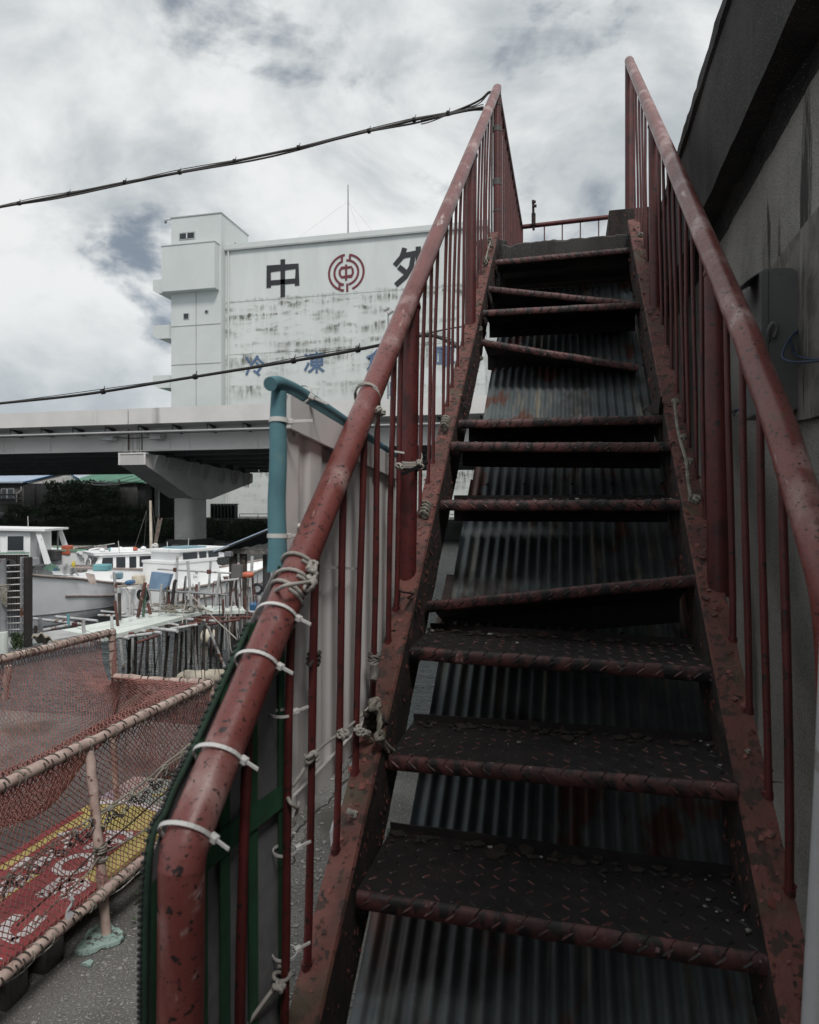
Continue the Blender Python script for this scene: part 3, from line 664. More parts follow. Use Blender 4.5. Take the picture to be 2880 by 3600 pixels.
b = MB(); q = [P(2678, 1072, X=x0+.004), P(2658, 1085, X=x0+.004), P(2652, 1180, X=x0+.004), P(2640, 1200, X=x0+.004), P(2640, 1235, X=x0+.004), P(2690, 1262, X=x0+.004), P(2690, 1060, X=x0+.004)]
b.prism(q, (.003, 0, 0)); mk('torn_flap', b, m_box, mbx)
pc = Vector((.446, ym-.004, P(2707, 1165, Y=ym).z))
b = MB(); b.tube(smooth([pc+Vector((-.006, .004, -.024)), pc+Vector((-.008, -.010, 0)), pc+Vector((0, -.012, .014)), pc+Vector((.008, -.010, .004)), pc+Vector((.004, -.006, -.016))], 5), .0045, 8); mk('latch_hook', b, m_box, mbx)
b = MB(); b.tube(smooth([P(2945, 1260, Y=1.40), P(2880, 1269, Y=1.49), P(2790, 1272, Y=1.62), P(2752, 1255, Y=1.66), P(2762, 1215, Y=1.67), P(2785, 1180, Y=1.685), P(2812, 1158, Y=1.70)], 6), .0026, 8)
b.tube(smooth([P(2945, 1266, Y=1.41), P(2850, 1262, Y=1.54), P(2800, 1248, Y=1.675), P(2785, 1215, Y=1.685), P(2776, 1185, Y=1.695)], 6), .0024, 8)
tag(mk('loose_wire', b, m_bwire), 'thin dark blue wire looping out from the meter box', 'wire')
b = MB(); b.tube(smooth([P(2575, 1450, X=XW-.02), P(2592, 1440, X=XW-.03), P(2610, 1442, X=XW-.03), P(2630, 1428, X=XW-.02), P(2648, 1415, X=XW-.01), P(2640, 1440, X=XW-.02), P(2600, 1448, X=XW-.04)], 6), .003, 7)
b.tube(smooth([P(2580, 1462, X=XW-.015), P(2600, 1436, X=XW-.03), P(2640, 1436, X=XW-.03)], 5), .002, 6)
tag(mk('wire_tangle', b, m_bwire), 'short tangle of stripped wire ends sticking out of the concrete wall', 'wire')
b = MB(); c = P(2628, 1458, X=XW-.03); b.lathe([(.012, -.02), (.016, -.02), (.016, .03), (.012, .03), (.012, -.02)], c, (.8, -.3, .3), 14)
tag(mk('conduit_stub', b, m_box), 'grey cut conduit stub with wires beside the stair railing', 'conduit')
b = MB(); b.tube([P(2849, 4150, d=.80), P(2868, 3600, d=.80), P(2912, 2780, d=.80), P(2955, 1700, d=.80)], .015, 18); 
tag(mk('drain_pipe', b, m_ppipe), 'pale grey drain pipe leaning beside the foot of the stairs', 'pipe')
# things seen under the stairs through the gap beside the sheet
b = MB(); b.bbox((.28, 2.55, -1.02), (.40, 2.75, -.93), .006); tag(mk('timber_offcut', b, m_plank), 'pale timber offcut lying on blocks under the stairs', 'timber')
b = MB(); b.bbox((.25, 2.5, GZ), (.50, 2.85, -1.022), .006); tag(mk('concrete_pedestal', b, m_block), 'low concrete pedestal standing under the stairs', 'block')
b = MB(); b.prism([P(2470, 2795, X=.40), P(2495, 2795, X=.40), P(2570, 3060, X=.40), P(2530, 3060, X=.40)], (.02, 0, 0)); tag(mk('red_plank', b, m_rail), 'faded red plank leaning in the shade below the stairs', 'plank')
# ================================================================== white board tied to the left railing
XP = -.425
pan = thing('white_board', (XP, 1.3, -.48), 'grimy white ribbed board tied outside the left stair railing', 'board')
ya, yb = P(1003, 1600, X=XP).y, 1.675
zta = lambda y: P(995, 1400, X=XP).z+(y-ya)*(P(1400, 1628, X=XP).z-P(995, 1400, X=XP).z)/(1.66-ya)
def rib(y):
    k = ((y-.95) % .105)/.105
    return .0045*max(0, min(1, (abs(k-.5)-.28)*9))
b = MB(); NY = 90
b.grid(lambda u, v: (XP-rib(ya+(yb-ya)*u), ya+(yb-ya)*u, -.48+(zta(ya+(yb-ya)*u)+.48)*v), NY, 4, True, thick=(-.004, 0, 0)); mk('ribbed_sheet', b, m_white, pan)
b = MB(); b.prism([(XP+.003, ya-.002, zta(ya)+.006), (XP+.003, yb, zta(yb)+.006), (XP+.003, yb, zta(yb)-.045), (XP+.003, ya-.002, zta(ya)-.045)], (.007, 0, 0)); mk('top_trim', b, m_white, pan)
b = MB(); b.prism([(XP+.003, ya+.02, -.486), (XP+.003, yb-.02, -.486), (XP+.003, yb-.02, -.452), (XP+.003, ya+.02, -.452)], (.006, 0, 0)); mk('bottom_trim', b, m_white, pan)
for px, py in ((1038, 1527), (1273, 1640), (1259, 2062), (1258, 2140), (1255, 2335), (1050, 1850)):
    c = P(px, py, X=XP+.002); b = MB(); b.lathe([(.0045, 0), (.0045, .003), (.0028, .0055), (0.0001, .006)], c, (1, 0, 0), 10); mk('screw', b, m_tie, pan)
# teal foam tubes pushed over its edges
b = MB(); c0, c1 = P(980, 1375, X=XP), P(972, 2012, X=XP); r = .0225*1.0
b.tube([c1.lerp(c0, k/10)+Vector((.001*math.sin(k*1.3), .0010*math.sin(k*.9), 0)) for k in range(11)], [.0140, .0140, .0138, .0136, .0134, .0132, .0130, .0128, .0125, .012, .0115], 16)
tag(mk('foam_tube', b, m_teal), 'upright teal foam tube wrapped over the edge of the white board', 'foam tube')
b = MB(); q = [P(950, 1350, X=XP), P(968, 1346, X=XP), P(995, 1352, X=XP), P(1060, 1384, X=XP), P(1200, 1474, X=XP), P(1310, 1552, X=XP), P(1402, 1617, X=XP)]
b.tube(smooth(q, 6), .0105, 14); tag(mk('foam_tube', b, m_teal), 'long teal foam tube lying along the sloping top of the white board', 'foam tube')

# ================================================================== striped mesh sheet zip-tied to the foot of the railing
XS = -.418
sheet = thing('striped_sheet', (XS, .85, -1.0), 'grey woven sheet with green webbing bands tied inside the railing foot', 'sheet')
topz = lambda y: (RZL(y)+.004 if y > .66 else RZL(.66)+.004-(.66-y)*1.2)
y0s, y1s = .618, P(1003, 2900, X=XS).y
def botz(y): return -.93+(y-.80)*.9 if y > .80 else -.93-(.80-y)*.95
def sh_fn(u, v):
    y = y0s+(y1s-y0s)*u; zt_ = min(topz(y), RZL(y1s)+.002); zb_ = botz(y)
    z = zb_+(zt_-zb_)*v
    return (XS-.008*math.sin(u*3.0)-.003*math.sin(v*9+u*4), y, z)
b = MB(); b.grid(sh_fn, 24, 24, True, thick=(-.0012, 0, 0)); mk('woven_sheet', b, m_mesh, sheet)
def strip(ys, zs, wd, off=.0085):
    """band of webbing sewn on: centre line through (y, z) points"""
    b = MB(); pts = [Vector((0, y, z)) for y, z in zip(ys, zs)]; vs = []
    n = 14; q = []
    for i in range(n+1):
        t = i/n*(len(pts)-1); k = min(int(t), len(pts)-2); q.append(pts[k].lerp(pts[k+1], t-k))
    for i, p in enumerate(q):
        t = (q[min(i+1, n)]-q[max(i-1, 0)]).normalized(); nn = Vector((0, -t.z, t.y))*wd/2
        for e in (-1, 1):
            pp = p+nn*e; u = (pp.y-y0s)/(y1s-y0s); x = XS-.008*math.sin(u*3.0)-.002
            vs.append((x+off, pp.y, pp.z))
    b.add(vs, [(2*i, 2*i+1, 2*i+3, 2*i+2) for i in range(n)]); b.add([(v[0]-.0014, v[1], v[2]) for v in vs], [(2*i, 2*i+2, 2*i+3, 2*i+1) for i in range(n)])
    mk('green_band', b, m_green, sheet)
for px in (716, 800, 895, 985):
    y = P(px, 3200, X=XS).y; strip([y, y-.004], [botz(y)+.01, min(topz(y), RZL(y1s))-.004], .026 if px != 985 else .018)
pA, pB = P(700, 3030, X=XS), P(1000, 2780, X=XS); strip([pA.y-.05, pA.y, pB.y], [pA.z-.045, pA.z, pB.z], .034, .0115)
strip([y0s+.004, y0s+.004], [botz(y0s)+.02, topz(y0s)-.01], .02)
eb = [(y0s+.03, botz(y0s+.03)+.012), (.80, -.918), (y1s-.01, botz(y1s-.01)+.012)]; strip([e[0] for e in eb], [e[1] for e in eb], .022, .0100)
# zip fastener running up its outer edge
ze = [Vector((XS-.003, y0s-.001, -1.5)), Vector((XS-.003, y0s-.001, -.80)), Vector((XS-.003, y0s-.001, topz(y0s)-.02)), Vector((XS-.004, .655, topz(.655)+.004))]+[Vector((XS-.004, .70+i*.075, RZL(.70+i*.075)+.006)) for i in range(3)]
b = MB(); b.tube(smooth(ze, 6), .0045, 8); mk('green_edge', b, m_dgreen, sheet)
b = MB(); q = smooth(ze, 10); acc = 0
for i in range(1, len(q)):
    L_ = (q[i]-q[i-1]).length; nst = max(1, int(L_/.006))
    for k in range(nst):
        p = q[i-1].lerp(q[i], k/nst); t = (q[i]-q[i-1]).normalized(); o_ = Vector((-.002, -abs(t.z)*.0052, abs(t.y)*.0052))
        b.box((p.x+o_.x-.002, p.y+o_.y-.0017, p.z+o_.z-.0017), (p.x+o_.x+.002, p.y+o_.y+.0017, p.z+o_.z+.0017), Quaternion((1, 0, 0), math.atan2(t.z, t.y)).to_matrix())
mk('zip_teeth', b, m_black, sheet)

# ================================================================== zip ties, cords and ropes on the railing
def frame(c, ax):
    ax = Vector(ax).normalized(); u = ax.orthogonal().normalized(); return Vector(c), ax, u, ax.cross(u)
def zip_tie(c, ax, r, tail, label, group=None, tl=.045, wd=.0023):
    c, ax, u, w_ = frame(c, ax); n = 26; b = MB(); vs = []
    for i in range(n):
        a = 2*math.pi*i/n; d_ = u*math.cos(a)+w_*math.sin(a)
        for rr, h in ((r, -wd), (r+.0016, -wd), (r+.0016, wd), (r, wd)): vs.append(c+d_*rr+ax*h)
    b.add(vs, [(i*4+j, i*4+(j+1) % 4, ((i+1) % n)*4+(j+1) % 4, ((i+1) % n)*4+j) for i in range(n) for j in range(4)], False)
    t = Vector(tail).normalized(); side = (t-ax*t.dot(ax)).normalized(); h = c+side*(r+.003)
    q = t.to_track_quat('X', 'Z').to_matrix()
    b.bbox(h-Vector((.005, .004, .004)), h+Vector((.005, .004, .004)), .001, q)
    e = h+t*(tl/2); b.bbox(e-Vector((tl/2, .0007, .0024)), e+Vector((tl/2, .0007, .0024)), .0005, q)
    return tag(mk('zip_tie', b, m_tie), label, 'zip tie', group)
RAX = (0, 1, .8455)
for y, lb in ((.640, 'white zip tie round the bend at the foot of the left handrail'), (.707, 'white zip tie round the left handrail, next above the bend tie'), (.806, 'white zip tie round the left handrail, midway along the striped sheet'), (.867, 'white zip tie round the left handrail, just under the wound cord')):
    zip_tie((-.390, y, RZL(y)), (-.06, 1, .88), .0278, (1, -.25, -.35), lb, 'zip ties along the left handrail', tl=.022)
zip_tie((-.390, .628, -.64), (.1, .05, 1), .0300, (.8, .1, .55), 'white zip tie low on the upright foot post of the left handrail', tl=.022)
zip_tie(P(981, 1480, X=XP), (0, .12, 1), .0135, (.9, .35, .05), 'thick white zip tie near the top of the upright teal foam tube', tl=.034, wd=.0035)
zip_tie(P(976, 1884, X=XP), (0, .05, 1), .0140, (.6, .75, .02), 'white zip tie low on the upright teal foam tube', tl=.035, wd=.0032)
zip_tie(P(1065, 1385, X=XP), (0, 1, -.22), .0140, (.8, .25, -.35), 'white zip tie round the long teal foam tube beside its raised end', tl=.028)
zip_tie(P(1352, 1585, X=XP), (0, 1, -.22), .0135, (.8, .4, -.12), 'white zip tie round the low end of the long teal foam tube', tl=.032)
b = MB(); q = [P(1122, 1992, X=-.40), P(1260, 2000, X=-.41)]; e1 = (q[1]-q[0]); b.prism([q[0]+Vector((0, 0, .0025)), q[1]+Vector((0, 0, .0022)), q[1]-Vector((0, 0, .0022)), q[0]-Vector((0, 0, .0025))], (.0014, 0, 0))
tag(mk('zip_tie_tail', b, m_tie), 'loose clear zip tie tail sticking out across the white board', 'zip tie')
for px, py, lb in ((1000, 2508, 'top corner of the striped sheet'), (1010, 2990, 'middle of the striped sheet edge'), (1008, 3352, 'low corner of the striped sheet')):
    c = P(px, py, X=-.402); c.x = -.405
    zip_tie(c, (0, 0, 1), .017, (.7, .6, .2), 'small white zip tie joining a baluster to the '+lb, 'zip ties on the sheet edge', tl=.02, wd=.0018)
def coil(b, c, ax, r, turns, rise, cr, rope=False, a0=0.0, ph=.0):
    c, ax, u, w_ = frame(c, ax); n = int(turns*18); q = []
    for i in range(n+1):
        a = a0+2*math.pi*turns*i/n; rr = r*(1+.04*math.sin(a*2.3+ph)); q.append(c+(u*math.cos(a)+w_*math.sin(a))*rr+ax*(rise*(i/n-.5)))
    (b.rope(q, cr, n=4) if rope else b.tube(q, cr, 7)); return q
def knot(b, c, s, cr, rope=False, seed=1):
    rnd = random.Random(seed); c = Vector(c)
    for k in range(3):
        ax = Vector((rnd.uniform(-1, 1), rnd.uniform(-1, 1), rnd.uniform(-1, 1))).normalized(); u = ax.orthogonal().normalized(); w_ = ax.cross(u)
        q = [c+(u*math.cos(a)*s+w_*math.sin(a)*s*.62)+ax*s*.22*math.sin(3*a) for a in [2*math.pi*i/14 for i in range(14)]]
        if rope: b.rope(q+[q[0]], cr, n=4)
        else: b.tube(q, cr, 6, closed=True)
# cord wound round handrail beside the foam tube
b = MB(); cr = .0028
for y, t_ in ((.898, .25), (.915, -.15), (.940, .1)):
    coil(b, (-.389, y, RZL(y)), (.15+t_, 1, .92), .0272, 1.15, .008, cr)
kc = [P(1098, 1990, X=-.355), P(1103, 2010, X=-.352), P(1098, 2040, X=-.352), P(1090, 2060, X=-.354)]
for i, c in enumerate(kc): knot(b, c, .0085, cr, False, i+3)
b.tube(smooth([P(955, 2090, X=-.41), P(1000, 2060, X=-.37), P(1060, 2050, X=-.355), P(1095, 2045, X=-.352)], 5), cr, 7)
tag(mk('cord_lashing', b, m_cord), 'off white cord wound and knotted round the left handrail beside the foam tube', 'cord')
b = MB(); y = 1.305
coil(b, (-.392, y, RZL(y)), (.1, 1, .75), .0268, 2.1, .010, .0022); 
for i, c in enumerate((P(1330, 1440, X=-.36), P(1342, 1452, X=-.358))): knot(b, c, .0075, .0022, False, i+21)
b.tube(smooth([P(1335, 1452, X=-.36), P(1325, 1480, X=-.375), P(1318, 1510, X=-.40)], 4), .002, 6)
tag(mk('cord_lashing', b, m_cord), 'grey cord loop knotted round the left handrail where the white board meets it', 'cord')
b = MB(); y = 1.663; zc = P(1440, 1635, X=-.39).z
for k in range(4): coil(b, (-.391, y, zc-.011+.007*k), (.05*(k-1), .12*(1-k), 1), .0262, 1.0, .002, .0024)
for i, c in enumerate((P(1405, 1640, X=-.365), P(1475, 1628, X=-.36), P(1478, 1640, X=-.36))): knot(b, c, .0095, .0024, False, i+31)
b.tube(smooth([P(1476, 1625, X=-.36), P(1484, 1608, X=-.362), P(1481, 1592, X=-.365)], 4), .0016, 6)
tag(mk('cord_lashing', b, m_cord), 'off white cord lashing round the red post at the end of the white board', 'cord')
b = MB(); b.prism([P(1408, 1662, X=-.362), P(1502, 1620, X=-.362), P(1503, 1632, X=-.362), P(1412, 1674, X=-.362)], (.0015, 0, 0)); tag(mk('black_strap', b, m_black), 'short black strap tucked under the cord on the red post', 'strap')
# cord running from baluster to baluster under the white board
b = MB(); q = [P(1311, 2473, X=-.398), P(1255, 2530, X=-.402), P(1205, 2572, X=-.398), P(1150, 2610, X=-.402), P(1095, 2660, X=-.396), P(1060, 2720, X=-.402), P(1028, 2765, X=-.400)]
b.tube(smooth(q, 6), .0028, 7)
for i, (px, py) in enumerate(((1205, 2580), (1095, 2662), (1262, 2567), (1285, 2578))): knot(b, P(px, py, X=-.388), .010, .0026, False, i+41)
for px, py in ((1205, 2585), (1096, 2665)): coil(b, P(px, py, X=-.399), (.2, 0, 1), .0105, 1.6, .006, .0026)
b.tube(smooth([P(1008, 2790, X=-.40), P(1020, 2820, X=-.385), P(1045, 2840, X=-.38), P(1050, 2822, X=-.385), P(1040, 2870, X=-.385), P(1030, 2900, X=-.39), P(1002, 2912, X=-.40)], 6), .0028, 7)
b.tube(smooth([P(1285, 2578, X=-.385), P(1305, 2598, X=-.38), P(1312, 2612, X=-.38)], 4), .0026, 7)
tag(mk('strung_cord', b, m_cord), 'off white cord knotted from baluster to baluster below the white board', 'cord')
b = MB(); q = [P(1322, 2465, X=-.375), P(1305, 2490, X=-.37), P(1328, 2500, X=-.365), P(1335, 2540, X=-.36), P(1332, 2585, X=-.36)]; b.rope(smooth(q, 6), .0062, n=4)
knot(b, P(1318, 2475, X=-.375), .012, .005, True, 51); knot(b, P(1335, 2588, X=-.357), .0095, .005, True, 52)
b.rope(smooth([P(1335, 2592, X=-.357), P(1350, 2620, X=-.355), P(1364, 2642, X=-.353)], 4), .0048, n=4); b.rope(smooth([P(1338, 2592, X=-.355), P(1362, 2622, X=-.352), P(1382, 2640, X=-.350)], 4), .0048, n=4)
tag(mk('knotted_rope', b, m_hemp), 'thick frayed rope end knotted at the foot of a baluster on the left stringer', 'rope')
b = MB(); 
for i, c in enumerate((P(1307, 2510, X=-.385), P(1322, 2540, X=-.378), P(1310, 2545, X=-.385))): knot(b, c, .016, .0045, True, 61+i)
b.tube(smooth([P(1320, 2545, X=-.375), P(1345, 2535, X=-.365), P(1362, 2542, X=-.36)], 4), .003, 6)
tag(mk('rope_bundle', b, m_drope), 'dark dirty rope bundle stuffed behind the knotted rope on the left stringer', 'rope')
b = MB(); coil(b, P(1254, 2830, X=-.388), (.35, .2, 1), .019, 1.9, .004, .0024); knot(b, P(1232, 2855, X=-.38), .006, .0026, False, 71); knot(b, P(1246, 2862, X=-.38), .006, .002, False, 72)
tag(mk('wire_ring', b, m_cord), 'pale twisted wire ring round a baluster foot on the left stringer', 'wire')
b = MB(); c = P(1316, 2310, X=-.395); coil(b, c, (.1, 0, 1), .010, 2.5, .016, .0045, True); b.tube([P(1315, 2332, X=-.385), P(1318, 2358, X=-.385), P(1313, 2392, X=-.385)], [.008, .0095, .0085], 8)
tag(mk('cloth_wrap', b, m_wood), 'rotten cloth and cord wrapped round one left baluster', 'cloth')
b = MB(); coil(b, P(1103, 2316, X=-.395), (.1, 0, 1), .009, 3, .022, .003); b.tube(smooth([P(1100, 2325, X=-.388), P(1090, 2338, X=-.385), P(1091, 2352, X=-.386)], 4), .0022, 6); tag(mk('wire_wrap', b, m_drope), 'dark wire twisted round a baluster in front of the white board', 'wire')
b = MB(); q = smooth([P(845, 3640, X=-.43), P(900, 3560, X=-.415), P(955, 3485, X=-.405), P(985, 3450, X=-.398)], 5); b.tube(q, .003, 7); b.tube([p+Vector((.0, .012, -.006)) for p in q[:-3]]+[q[-1]], .003, 7)
coil(b, P(990, 3430, X=-.400), (.3, 0, 1), .011, 1.3, .012, .0028); knot(b, P(981, 3468, X=-.395), .008, .0028, False, 75)
tag(mk('tie_down_cord', b, m_cord), 'doubled white cord pulling the striped sheet down from a baluster', 'cord')
# ropes higher on the stringers and posts
def post_rope(px, py, X, label, seed, turns=2, r=.0285, tail=((10, 60), (6, 100)), cr=.0042):
    b = MB(); c = P(px, py, X=X); coil(b, c, (.0, .05, 1), r, turns, .016*turns/2, cr, True)
    sg = 1 if X < 0 else -1; xk = X+sg*.03
    k = P(px+28*sg, py+12, X=xk); knot(b, k, .012, cr, True, seed)
    if tail: 
        q = [k]+[P(px+28*sg+dx, py+12+dy, X=xk+sg*.004) for dx, dy in tail]; b.rope(smooth(q, 5), cr, n=4); knot(b, q[-1], .009, cr, True, seed+1)
        b.rope([q[-1], q[-1]+Vector((-.012, 0, -.03))], cr*.8, n=4)
    return tag(mk('rope_lashing', b, m_hemp), label, 'rope')
post_rope(1657, 1147, -.392, 'pale rope lashed round the middle left post with a hanging knotted tail', 81)
post_rope(2300, 1088, .323, 'frayed rope wound round the middle right post at the stringer', 83, 3, .0285, None)
b = MB()
for i, (px, py) in enumerate(((1722, 845), (1725, 862), (1712, 910), (1708, 925))): knot(b, P(px, py, X=-.375), .013, .0042, True, 90+i)
b.rope(smooth([P(1725, 850, X=-.37), P(1716, 880, X=-.368), P(1708, 915, X=-.37)], 4), .0045, n=4); b.rope(smooth([P(1728, 850, X=-.37), P(1738, 890, X=-.366), P(1741, 905, X=-.366)], 4), .004, n=4)
tag(mk('knotted_rope', b, m_hemp), 'pale rope knotted at the top end of the left stringer', 'rope')
b = MB()
for i, (px, py) in enumerate(((2228, 800), (2240, 806), (2252, 826))): knot(b, P(px, py, X=.318), .014, .0042, True, 95+i)
tag(mk('knotted_rope', b, m_hemp), 'pale rope knotted at the top end of the right stringer', 'rope')
b = MB(); q = [P(2373, 1412, X=.305), P(2378, 1470, X=.302), P(2388, 1530, X=.301), P(2405, 1590, X=.302), P(2414, 1625, X=.302), P(2420, 1690, X=.301), P(2430, 1750, X=.302)]
b.rope(smooth(q, 6), .0050, n=5)
for i, (px, py) in enumerate(((2375, 1412), (2400, 1538), (2420, 1625), (2436, 1752), (2448, 1756))): knot(b, P(px, py, X=.308), .0105, .0042, True, 101+i)
tag(mk('lay_rope', b, m_hemp), 'long pale laid rope tied down along the right stringer', 'rope')
for i, (px, py, lb) in enumerate(((1566, 1487, 'mossy rope knot on the left stringer beside the pair of close treads'), (1495, 1792, 'short pale rope wrapped over the left stringer next to a baluster foot'))):
    b = MB(); c = P(px, py, X=-.385)
    for k in range(4): coil(b, c+Vector((0, .010*k-.015, .009*k-.013)), (.35, .77, .64), .012, 1.0, .003, .0042, True, k)
    tag(mk('rope_knot', b, m_hemp), lb, 'rope')
b = MB(); q = [P(2628, 2640, X=.31), P(2648, 2655, X=.325), P(2680, 2680, X=.34), P(2712, 2712, X=.35)]; b.rope(smooth(q, 5), .0055, n=4); b.rope([p+Vector((0, .004, -.012)) for p in smooth(q, 5)], .0045, n=4)
b.tube(smooth([P(2708, 2750, X=.345), P(2735, 2746, X=.35), P(2765, 2752, X=.35), P(2790, 2760, X=.35)], 4), .0022, 6)
tag(mk('frayed_rope', b, m_hemp), 'frayed white rope end over the lower right stringer', 'rope')
b = MB(); b.tube(smooth([P(1620, 1398, X=-.36), P(1628, 1405, X=-.356), P(1634, 1425, X=-.354), P(1640, 1440, X=-.352)], 5), .0014, 6)
for i in range(4): knot(b, P(1630+i*4, 1420+i*9, X=-.353), .006, .0011, False, 120+i)
tag(mk('wire_scrap', b, m_cable), 'rusty black wire scrap twisted on the inner face of the left stringer', 'wire')
b = MB(); q0 = P(1405, 2085, X=-.42); b.tube(smooth([P(1395, 2110, X=-.425), P(1398, 2078, X=-.425), P(1420, 2082, X=-.37), P(1455, 2087, X=-.362)], 5), .0028, 6); b.tube([P(1398, 2125, X=-.41), P(1450, 2092, X=-.365)], .0022, 6)
tag(mk('rusty_wire', b, m_web), 'rusty wire bent round the foot of the lower left post', 'wire')
tw = thing('tape_wrap', (-.387, 3.755, 1.6), 'grey tape bands fixing a cable along the top left post', 'tape')
for px, py, rr_, h_ in ((1750, 465, .0235, .03), (1750, 350, .0232, .012), (1750, 382, .0232, .010), (1750, 650, .0232, .035), (1750, 750, .0230, .006)):
    z = P(px, py, X=-.387).z; b = MB(); b.tube([(-.387, 3.755, z-h_/2), (-.387, 3.755, z+h_/2)], rr_, 18); mk('tape_band', b, m_gcable, tw)
b = MB(); b.tube(smooth([(-.40, 3.70, 2.24), (-.412, 3.735, 2.20), (-.414, 3.74, 1.9), (-.416, 3.745, 1.6), (-.414, 3.75, 1.36)], 6), .006, 8); tag(mk('post_cable', b, m_gcable), 'grey cable running down the outside of the top left post', 'cable')
# clear polythene scrap beside the lower left stringer
def pf(u, v):
    a = P(1228, 2790, X=-.43).lerp(P(1175, 2850, X=-.47), u); c = P(1215, 2830, X=-.43).lerp(P(1165, 3050, X=-.46), u)
    p = a.lerp(c, v); return p+Vector((.006*math.sin(u*9+v*4), .004*math.sin(v*13), 0))
b = MB(); b.grid(pf, 10, 12, True, thick=(0, .0006, 0)); tag(mk('plastic_scrap', b, m_poly), 'crumpled clear plastic scrap caught under the left stringer', 'plastic')
b = MB()
for i in range(9):
    c = P(1235+random.uniform(-18, 14), 2640+random.uniform(-20, 18), Z=GZ); b.bbox(c+Vector((-.05, -.02, 0)), c+Vector((.05, .03, .02)), .003, Matrix.Rotation(random.uniform(0, 3), 3, 'Z') @ Matrix.Rotation(random.uniform(-.4, .4), 3, 'X'))
tag(mk('broken_chips', b, m_block), 'broken grey chips heaped on the quay beside the white board', 'rubble', kind='stuff')

# ================================================================== overhead cables
def cable(name, pts, r, mat, label, sag=None, ties=(), extra=()):
    t = thing(name, pts[-1], label, 'cable'); q = smooth(pts, 10)
    b = MB(); b.tube(q, r, 8); mk('cable', b, mat, t)
    for off, rr, ph in extra:
        b = MB(); qq = [p+Vector((0, .004*math.sin(i*.31+ph), off*(1+.7*math.sin(i*.23+ph)))) for i, p in enumerate(q)]; b.tube(qq, rr, 6); mk('cable', b, mat, t)
    for k in ties:
        i = int(k*(len(q)-2)); d_ = (q[i+1]-q[i]).normalized(); b = MB(); b.tube([q[i]-d_*.008, q[i]+d_*.008], r*1.9, 8); b.tube([q[i], q[i]+Vector((.01, 0, .028))], .002, 5); mk('cable_tie', b, m_black, t)
    return t
pt = [P(-900, 870, Y=4.0), P(-300, 790, Y=3.95), P(0, 728, Y=3.92), P(200, 690, Y=3.90), P(420, 645, Y=3.88), P(610, 610, Y=3.86), P(850, 562, Y=3.85), P(1100, 508, Y=3.83), P(1340, 450, Y=3.81), P(1500, 412, Y=3.80), P(1640, 388, Y=3.78), P(1700, 378, Y=3.77)]
cable('overhead_cable', pt, .0078, m_gcable, 'upper grey cable bundle strung from the top left post towards the harbour', ties=(.22, .30, .38, .47, .55, .63, .72, .8, .88), extra=((-.010, .0055, 0), (.009, .0025, 2)))
pt = [P(1480, 425, Y=3.80), P(1560, 405, Y=3.79), P(1640, 375, Y=3.78), P(1690, 350, Y=3.77), P(1718, 325, Y=3.76), P(1735, 325, Y=3.755)]
cable('spliced_cable', pt, .006, m_gcable, 'short grey cable branching up to the tip of the left handrail', extra=((-.010, .003, 1),))
pt = [P(-900, 1490, Y=3.2), P(-300, 1446, Y=3.15), P(0, 1418, Y=3.1), P(300, 1386, Y=3.05), P(620, 1335, Y=3.0), P(950, 1282, Y=2.94), P(1190, 1242, Y=2.88), P(1340, 1212, Y=2.84), P(1470, 1182, Y=2.80), P(1495, 1180, Y=2.79), P(1530, 1182, Y=2.78), P(1575, 1200, Y=2.76), P(1625, 1232, Y=2.75)]
cable('overhead_cable', pt, .0072, m_cable, 'lower black cable strung past the white warehouse to the left stringer', ties=(.27, .36, .45, .54, .62), extra=((.008, .002, 1),))
b = MB(); b.rope(smooth([P(1340, 1208, Y=2.83), P(1440, 1188, Y=2.81), P(1530, 1166, Y=2.79), P(1600, 1152, Y=2.77), P(1645, 1146, Y=2.75)], 5), .0035, n=4); tag(mk('stay_wire', b, m_gcable), 'thin twisted stay wire tied to the middle left post', 'wire')
# ================================================================== net frame, net and sign boards on the quay
XN, XN2, XF = -1.80, -1.655, -3.25
ZN, ZL = -.91, -1.41
nf = thing('pipe_rack', (-2.4, 2.6, GZ), 'pale pinkish pipe rack standing on blocks and carrying the net', 'rack')
def rail(name, pts, r=.021, lash=True):
    b = MB(); q = []
    for i in range(len(pts)-1):
        for k in range(9): q.append(Vector(pts[i]).lerp(Vector(pts[i+1]), k/9)+Vector((random.uniform(-.003, .003), 0, random.uniform(-.003, .003))))
    q.append(Vector(pts[-1])); b.tube(q, [r*random.uniform(.92, 1.1) for _ in q], 10); o = mk(name, b, m_frame, nf)
    if lash:
        l1, l2 = MB(), MB(); d_ = (q[-1]-q[0]); n = int(d_.length/.055)
        for i in range(n):
            t = (i+random.uniform(.2, .8))/n*(len(q)-1); k = min(int(t), len(q)-2); c = q[k].lerp(q[k+1], t-k); ax = (q[k+1]-q[k]).normalized()
            c_, a_, u, w_ = frame(c, ax); dst = l1 if random.random() < .55 else l2
            tw = random.uniform(.25, .75); pp = [c_+(u*math.cos(a)+w_*math.sin(a))*(r+.003)+a_*(tw*.05*(a/6.28-.5)) for a in [6.6*j/14 for j in range(15)]]
            dst.tube(pp, .0028, 5)
        if l1.v: mk('lashing', l1, m_drope, o, kind='stuff')
        if l2.v: mk('lashing', l2, m_hemp, o, kind='stuff')
    return o
rail('top_rail', [(XN-.04, .9, ZN+.0), (XN, 1.9, ZN), (XN, 3.19, ZN)]); rail('far_rail', [(XF-.15, 1.9, ZN+.02), (XF, 3.41, ZN+.01), (XF+.03, 4.33, ZN)], .024)
rail('bottom_rail', [(XN2, .9, ZL), (XN2, 1.7, ZL), (XN2-.005, 2.3, ZL-.004), (XN2-.02, 3.3, ZL+.005)], .019)
